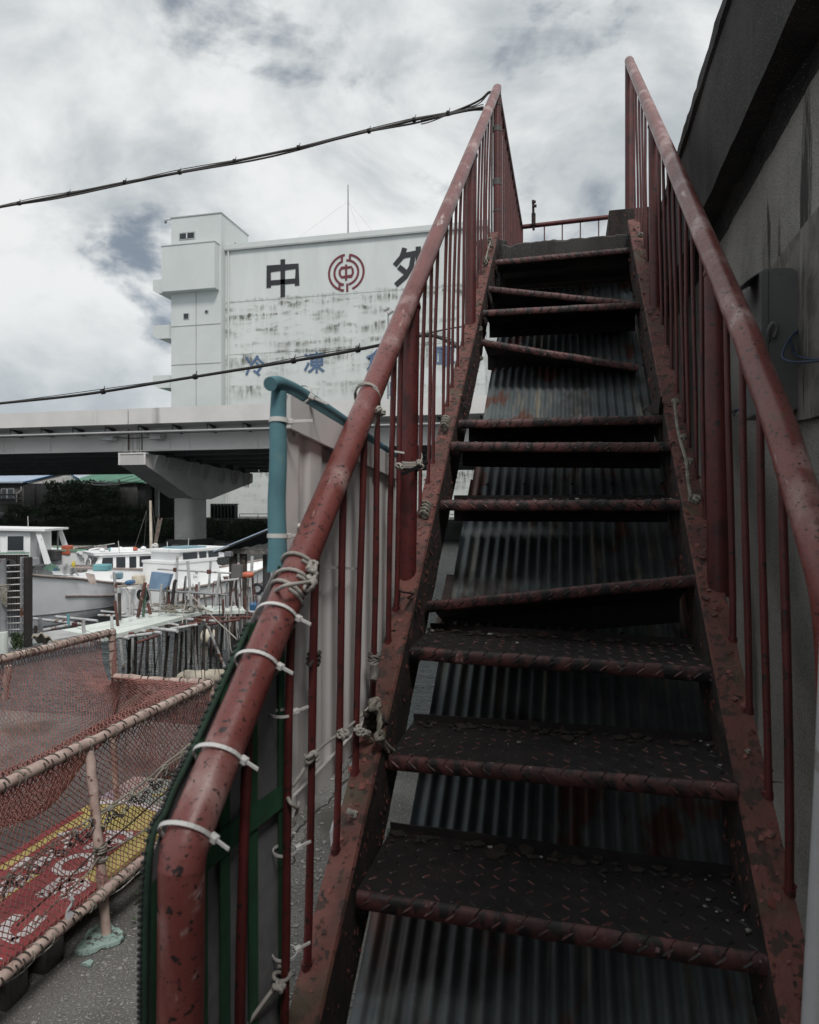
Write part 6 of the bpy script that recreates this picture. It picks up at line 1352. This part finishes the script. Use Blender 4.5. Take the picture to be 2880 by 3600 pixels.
for a in ((553, 2000, 812, 2015, 12.4, 12.8, .035, m_pipe), (754, 2045, 838, 2036, 12.2, 12.6, .04, m_pipe), (489, 2071, 798, 2092, 11.8, 12.3, .04, m_gpipe), (601, 2173, 757, 2184, None, None, .050, m_pipe), (473, 2202, 624, 2219, None, None, .058, m_pipe), (440, 2212, 566, 2225, None, None, .055, m_pipe), (598, 2212, 692, 2197, None, None, .05, m_pipe),
          (435, 2240, 534, 2227, None, None, .05, m_pipe), (711, 2151, 870, 2157, None, None, .05, m_pipe), (485, 2258, 554, 2234, None, None, .045, m_rpipe), (722, 2166, 780, 2186, None, None, .05, m_rpipe), (731, 2196, 842, 2178, None, None, .045, m_rpipe), (560, 2188, 632, 2200, None, None, .05, m_pipe), (660, 2195, 705, 2190, None, None, .05, m_rpipe), (840, 2168, 890, 2172, None, None, .05, m_rpipe), (690, 2170, 850, 2172, None, None, .045, m_rpipe), (860, 2150, 935, 2155, None, None, .05, m_pipe), (870, 2165, 940, 2150, None, None, .045, m_rpipe),
          (120, 2175, 290, 2195, None, None, .05, m_pipe), (197, 2168, 342, 2183, None, None, .05, m_pipe), (139, 2219, 262, 2194, None, None, .055, m_pipe), (356, 2149, 440, 2157, None, None, .045, m_pipe), (346, 2163, 470, 2168, None, None, .045, m_pipe), (450, 2137, 560, 2150, None, None, .045, m_pipe), (455, 2152, 500, 2160, None, None, .045, m_pipe), (420, 2240, 452, 2243, None, None, .05, m_pipe), (430, 2222, 455, 2218, None, None, .045, m_pipe), (40, 2290, 110, 2287, None, None, .045, m_pipe)):
    x0, y0, x1_, y1_, da, db, r, mt = a
    pa = P(x0, y0, d=da) if da else P(x0, y0, Z=ZJ-.06); pb = P(x1_, y1_, d=db) if db else P(x1_, y1_, Z=ZJ-.06); jp('cross_pipe', [pa, pb], r, mt)
# clamps where pipes cross
b = MB()
for px, py in ((513, 2205), (560, 2195), (640, 2176), (690, 2180), (732, 2182), (617, 2003), (735, 2010), (492, 2214), (462, 2231), (800, 2155), (838, 2155), (870, 2157), (229, 2187), (262, 2196), (640, 2200), (770, 2182)):
    c = P(px, py, Z=ZJ-.06) if py > 2100 else P(px, py, d=12.4); b.bbox(c-Vector((.034, .034, .038)), c+Vector((.034, .034, .038)), .01)
mk('pipe_clamps', b, m_rpipe, jt, kind='stuff')
def board(pts, th=.06, mat=m_deck, name='deck_board'): b = MB(); b.prism([P(x, y, Z=ZJ) for x, y in pts], (0, 0, -th)); return mk(name, b, mat, jt)
def lerp2(a, c, t): return (a[0]+(c[0]-a[0])*t, a[1]+(c[1]-a[1])*t)
fa, fb_, na, nb_ = (268, 2204), (679, 2128), (370, 2240), (722, 2147)
for k in range(3): t0, t1 = k/3+.008, (k+1)/3-.008; board([lerp2(fa, na, t0), lerp2(fb_, nb_, t0), lerp2(fb_, nb_, t1), lerp2(fa, na, t1)])
fa, fb_, na, nb_ = (684, 2127), (852, 2131), (728, 2148), (862, 2146)
for k in range(2): t0, t1 = k/2+.01, (k+1)/2-.01; board([lerp2(fa, na, t0), lerp2(fb_, nb_, t0), lerp2(fb_, nb_, t1), lerp2(fa, na, t1)])
fa, fb_, na, nb_ = (214, 2212), (262, 2206), (300, 2222), (366, 2241)
board([(214, 2214), (266, 2206), (366, 2241), (298, 2230)])
board([(-120, 2262), (211, 2214), (294, 2230), (-40, 2292)], .08, m_gdeck, 'grating')
b = MB(); b.box((0, 0, 0), (0, 0, 0)); 
# hanging lines and a blue board
for i, pts in enumerate(([(662, 2085, 11.8), (690, 2110, 11.6), (760, 2180, 11.2), (835, 2250, 10.8), (870, 2290, 10.6)], [(655, 2165, 11), (660, 2230, 11), (668, 2300, 11.2), (662, 2330, 11.2)], [(805, 2150, 11.4), (808, 2240, 11.4), (815, 2290, 11.4), (845, 2305, 11.5)], [(798, 2150, 11.4), (795, 2200, 11.4), (802, 2260, 11.4)], [(520, 2060, 11.3), (528, 2100, 11.3), (535, 2130, 11.3)], [(640, 2200, 11), (648, 2140, 11.5), (655, 2110, 11.6)])):
    b = MB(); b.tube(smooth([P(x, y, d=d_) for x, y, d_ in pts], 6), .010, 5); tag(mk('mooring_line', b, m_cord), ('long taut mooring line slanting across the jetty front', 'slack line hanging from the jetty deck into the water', 'grey hose hanging in a bend under the jetty', 'pale line hanging beside the bent hose', 'tangled line on the brown diagonal pipes', 'thin line strung between deck and tall white pile')[i], 'line')
b = MB(); q = [P(533, 2010, d=11.9), P(600, 2018, d=11.9), P(588, 2060, d=11.9), P(572, 2075, d=11.9), P(521, 2072, d=11.9)]; b.prism(q, (.02, .06, 0)); tag(mk('blue_board', b, m_bboard), 'chipped faded blue board leaning on the jetty uprights', 'board')
b = MB(); q = [P(815, 1983, d=13), P(847, 1986, d=13), P(845, 2030, d=13), P(812, 2034, d=13)]; b.prism(q, (.02, .05, 0)); tag(mk('grey_board', b, m_shed), 'plain grey board hung at the boathouse post', 'board')
b = MB(); b.lathe([(.02, -.15), (.06, -.11), (.075, 0), (.06, .11), (.02, .15)], P(868, 2022, d=14), (1, .2, .1), 12); tag(mk('orange_float', b, m_orange), 'orange float lying on the boat beside the boathouse', 'float')
b = MB(); c = P(735, 2240, Z=WZ+.12); b.lathe([(.02, -.16), (.15, -.12), (.20, 0), (.15, .14), (.02, .19)], c, (0, 0, 1), 14); tag(mk('white_buoy', b, m_log), 'round dirty white buoy floating under the jetty', 'buoy')
b = MB(); c = P(757, 2265, Z=WZ+.1); b.lathe([(.02, -.14), (.16, -.12), (.16, .12), (.02, .14)], c, (1, .3, 0), 12); tag(mk('drum', b, m_dksteel), 'dark drum floating under the jetty beside the buoy', 'drum')
b = MB(); c = P(905, 2135, d=13); b.bbox(c-Vector((.16, .12, .08)), c+Vector((.16, .12, .09)), .03); tag(mk('blue_tub', b, m_blue), 'dark blue tub at the end of the jetty', 'tub')
q = [P(620, 2392, Z=WZ+.03), P(650, 2380, Z=WZ+.03), P(690, 2382, Z=WZ+.04), P(735, 2378, Z=WZ+.05), P(780, 2378, Z=WZ+.05), P(880, 2378, Z=WZ+.03)]
b = MB(); q = smooth(q, 5); b.tube(q, [.05+.075*min(1, i/6)+(-.03 if i == 14 else 0) for i in range(len(q))], 12); tag(mk('floating_boom', b, m_log), 'long dirty cream boom floating on the water beyond the net', 'boom')

# ================================================================== brown fence and poles on the landing stage
fn_ = thing('slatted_fence', tuple(P(40, 2262, d=9.0)), 'dark brown slatted fence panel on the landing stage', 'fence')
for i in range(13): x = -14+i*9; b = MB(); a, c = P(x, 2148, d=9.3), P(x, 1950, d=9.3); b.box((a.x-.013, a.y-.02, a.z), (a.x+.013, a.y+.02, c.z)); mk('slat', b, m_brown, fn_)
for i in range(11): x = -10+i*10; b = MB(); a, c = P(x, 2225, d=9.32), P(x, 2150, d=9.32); b.box((a.x-.010, a.y-.015, a.z), (a.x+.010, a.y+.015, c.z)); mk('lower_slat', b, m_gpipe, fn_)
b = MB(); a, c = P(-20, 2144, d=9.28), P(106, 2150, d=9.28); b.box((a.x, a.y-.03, a.z-.02), (c.x, c.y+.02, a.z+.02)); mk('rail', b, m_brown, fn_)
b = MB(); a, c = P(93, 2266, d=8.9), P(97, 1958, d=8.9); b.bbox((a.x-.058, a.y-.05, a.z-.03), (a.x+.058, a.y+.05, c.z), .008); fp = tag(mk('fence_post', b, m_brown), 'square dark brown steel post carrying the wires of the stage fence', 'post')
b = MB(); a, c = P(80, 2266, d=8.85), P(83, 1958, d=8.85); b.bbox((a.x-.018, a.y-.03, a.z-.03), (a.x+.012, a.y+.03, c.z), .004); mk('edge_angle', b, m_gpipe, fp)
b = MB(); a, c = P(12, 2290, d=8.6), P(10, 1965, d=8.6); b.tube([a, c], .042, 12); gp = tag(mk('grey_pole', b, m_gpipe), 'round grey pole beside the brown fence with rope tied to it', 'pole')
b = MB(); a, c = P(14, 2300, d=8.55), P(13, 2222, d=8.55); b.tube([a, c], .050, 12); mk('white_sleeve', b, m_deck, gp)
for i in range(11):
    y = 1987+i*22.6; b = MB(); b.tube([P(-60, y+5, d=8.75), P(82, y-1, d=8.84)], .0085, 6); tag(mk('fence_wire', b, m_pipe2), 'pale horizontal wire strung from the grey pole to the brown post', 'wire', 'wires of the stage fence')
b = MB()
for k in range(3): coil(b, P(13, 2058+k*6, d=8.6), (.1*k, 0, 1), .05, 1, .01, .012)
for k in range(4): b.tube(smooth([P(10+k*4, 2062, d=8.54), P(4+k*6, 2095, d=8.52), P(10+k*4, 2120+k*4, d=8.53)], 5), .014, 5)
tag(mk('rope_hank', b, m_hemp), 'shaggy pale rope hank tied round the grey pole', 'rope')
b = MB(); 
for k in range(5): coil(b, P(34+k*2, 1985+k*3, d=9.1), (.3, 1, .2), .06+.01*k, 1.2, .03, .012)
tag(mk('hose_coil', b, m_black), 'black hose coil hung on the brown slatted fence', 'hose')
def sack(u, v): c = P(112+60*u, 2240+34*v, d=8.7); return c+Vector((0, .2*v, .05*math.sin(math.pi*u)+.02*math.sin(u*14+v*9)))
b = MB(); b.grid(sack, 14, 8, True, thick=(0, 0, -.02)); tag(mk('grey_sack', b, m_log), 'pale sack lying on the stage at the post foot', 'sack')
b = MB()
for i in range(120):
    c = P(random.uniform(45, 78), random.uniform(2238, 2285), d=8.5); a = Vector((random.uniform(-.06, .06), random.uniform(-.03, .03), random.uniform(.02, .09))); b.tube([c, c+a], .006, 3)
tag(mk('weeds', b, m_weed), 'tuft of dry weeds growing beside the brown post', 'weeds', kind='stuff')
# a plank quay edge that carries the stage
b = MB(); b.prism([P(-150, 2300, Z=ZJ-.10), P(330, 2258, Z=ZJ-.10), P(300, 2228, Z=ZJ-.10), P(-150, 2260, Z=ZJ-.10)], (0, 0, -.06)); tag(mk('stage_bearer', b, m_gpipe), 'grey steel bearer under the landing stage grating', 'beam')

# ================================================================== boathouse roof on the right of the pier
bh = thing('boathouse', tuple(P(860, 2100, d=16)), 'open boathouse with a dark corrugated roof and thin blue edge', 'boathouse')
e0, e1 = P(756, 1942, d=15.5), P(962, 1856, d=15.5); vec = Vector((.9, 4.5, .35))
b = MB(); nu = 30
b.grid(lambda u, v: e0.lerp(e1, u)+vec*v+Vector((0, 0, .02*math.sin(v*60))), 4, 60, True, thick=(0, 0, -.03)); mk('roof', b, m_roofdk, bh)
b = MB(); b.tube([e0+Vector((-.02, -.03, .02)), e1+Vector((0, -.03, .02))], .016, 6); mk('roof_edge', b, m_blueroof, bh)
b = MB(); a, c = P(800, 1934, d=15.8), P(1100, 1934, d=15.8); b.box((a.x, a.y, a.z-.08), (c.x, a.y+.1, a.z+.03)); mk('beam', b, m_wood, bh)
for px, w_, mt in ((820, .13, m_bpile), (856, .12, m_bpile), (938, .13, m_roofdk)): b = MB(); a = P(px, 2150, d=15.9); b.tube([a-Vector((0, 0, 1)), P(px, 1930, d=15.9)], w_*.75, 8); mk('post', b, mt, bh)
b = MB(); c = P(804, 1947, d=15.6); b.bbox(c-Vector((.08, .08, .07)), c+Vector((.09, .08, .06)), .02); mk('lamp_box', b, m_gpipe, bh)
b = MB(); b.tube([P(884, 2040, d=15), P(887, 1955, d=15)], .035, 8); tag(mk('pole', b, m_pipe), 'white pole standing before the dark boathouse', 'pole')

# ================================================================== more gear on the boats
def fender(px, py, d_, lab, mat=m_black, r=.09):
    b = MB(); c = P(px, py, d=d_); q = [c+Vector((math.cos(a)*.14*CT, math.cos(a)*.14*ST, math.sin(a)*.14)) for a in [2*math.pi*i/18 for i in range(18)]]; b.tube(q, .045, 8, closed=True); b.tube([c+Vector((0, 0, .14)), c+Vector((0, .02, .42))], .010, 5); tag(mk('tyre_fender', b, mat), lab, 'tyre')
fender(505, 2090, 18.0, 'black tyre fender hung at the corner of the cabin boat')
fender(905, 2070, 20.6, 'black tyre fender hung near the bow of the cabin boat')
for i, (pa, pb, lab) in enumerate((((590, 1945), (588, 1905), 'short whip aerial on the cabin boat roof'), ((660, 1940), (664, 1892), 'taller whip aerial on the cabin boat roof'), ((420, 1945), (416, 1902), 'whip aerial on the wheelhouse roof'), ((100, 1862), (98, 1815), 'whip aerial on the green striped boat'))):
    b = MB(); b.tube([P(*pa, d=20.2 if i != 3 else 23.5), P(*pb, d=20.2 if i != 3 else 23.5)], .012, 5); tag(mk('aerial', b, m_pipe2), lab, 'aerial')
def railing(pts, h, label, mat=m_gpipe):
    t = thing('deck_railing', pts[0], label, 'railing')
    for k in (1.0, .55): b = MB(); b.tube([p+Vector((0, 0, h*k)) for p in pts], .014, 6); mk('rail', b, mat, t)
    for p in pts: b = MB(); b.tube([p, p+Vector((0, 0, h))], .014, 6); mk('stanchion', b, mat, t)
railing([P(770, 2046, d=20.5), P(820, 2044, d=21.0), P(870, 2040, d=21.6), P(915, 2036, d=22.2)], .28, 'low steel railing round the foredeck of the cabin boat')
railing([P(252, 2020, d=20.6), P(285, 2016, d=20.4), P(318, 2016, d=20.4)], .25, 'low steel railing at the bow of the wheelhouse boat')
b = MB(); b.tube(smooth([P(432, 2052, d=18.6), P(450, 2075, d=18.0), P(462, 2105, d=17.2), P(478, 2140, d=15.5), P(489, 2150, d=11.8)], 6), .014, 6); tag(mk('mooring_rope', b, m_hemp), 'mooring rope from the grey white boat down to the jetty', 'rope')
b = MB(); b.tube(smooth([P(575, 2056, d=18.6), P(590, 2090, d=17.0), P(600, 2125, d=14.0), P(607, 2140, d=12.0)], 6), .013, 6); tag(mk('mooring_rope', b, m_drope), 'dark mooring rope from the cabin boat down to the jetty', 'rope')
for i, (x0, y0, x1_, y1_, d_, mt, nm, lab) in enumerate(((470, 2022, 505, 2052, 19.2, m_log, 'fish_box', 'worn cream fish box between the two cabin boats'), (524, 2052, 548, 2072, 18.4, m_orange, 'fish_box', 'small orange fish box on the stern of the cabin boat'), (395, 2014, 412, 2032, 18.9, m_boat, 'bait_box', 'small white bait box beside the pale blue box'), (770, 2030, 800, 2046, 20.8, m_rpipe, 'hatch_cover', 'red brown hatch cover before the cabin'), (266, 2000, 300, 2012, 19.2, m_wood, 'net_heap', 'low grey heap of gear on the wheelhouse boat foredeck'), (130, 1985, 158, 2003, 18.2, m_dksteel, 'winch_box', 'dark winch box in the grey white boat'))):
    crate(x0, y0, x1_, y1_, d_, .3, mt, nm, lab, 'box', .02)
b = MB()
for i in range(26):
    a = P(random.uniform(500, 690), random.uniform(2128, 2150), d=random.uniform(11.5, 12.3)); b.tube(smooth([a, a+Vector((random.uniform(-.2, .2), random.uniform(-.1, .1), random.uniform(-.05, .06))), a+Vector((random.uniform(-.35, .35), random.uniform(-.2, .2), random.uniform(-.08, .04)))], 4), random.choice((.008, .012, .016)), 5)
tag(mk('rope_litter', b, m_hemp), 'tangled rope and line scraps lying on the jetty deck', 'rope', kind='stuff')
b = MB()
for i in range(34):
    px = random.uniform(450, 900); d_ = random.uniform(10.4, 12.6); a = P(px, random.uniform(2190, 2230), d=d_); b.tube(smooth([a, a+Vector((random.uniform(-.05, .05), 0, -.4)), a+Vector((random.uniform(-.1, .1), 0, -random.uniform(.7, 1.1)))], 3), random.choice((.004, .006, .009)), 4)
tag(mk('hanging_lines', b, m_drope), 'dark lines and weed hanging from the jetty into the water', 'rope', kind='stuff')

rs = random.Random(11)
for i in range(34):      # thin stakes and lashed canes crowding the jetty
    px = rs.uniform(560, 935); d_ = rs.uniform(11.6, 13.4); yb_ = rs.uniform(2125, 2165); h_ = rs.uniform(35, 120); lean = rs.gauss(0, 9)
    b = MB(); b.tube([P(px, yb_+rs.choice((10, 60, 140)), d=d_), P(px+lean*.5, yb_-h_*.5, d=d_), P(px+lean, yb_-h_, d=d_)], rs.choice((.010, .014, .018, .022)), 6); mk('stake', b, rs.choice((m_bpile, m_bpile, m_rpipe, m_gpipe, m_pipe, m_wood)), jt)
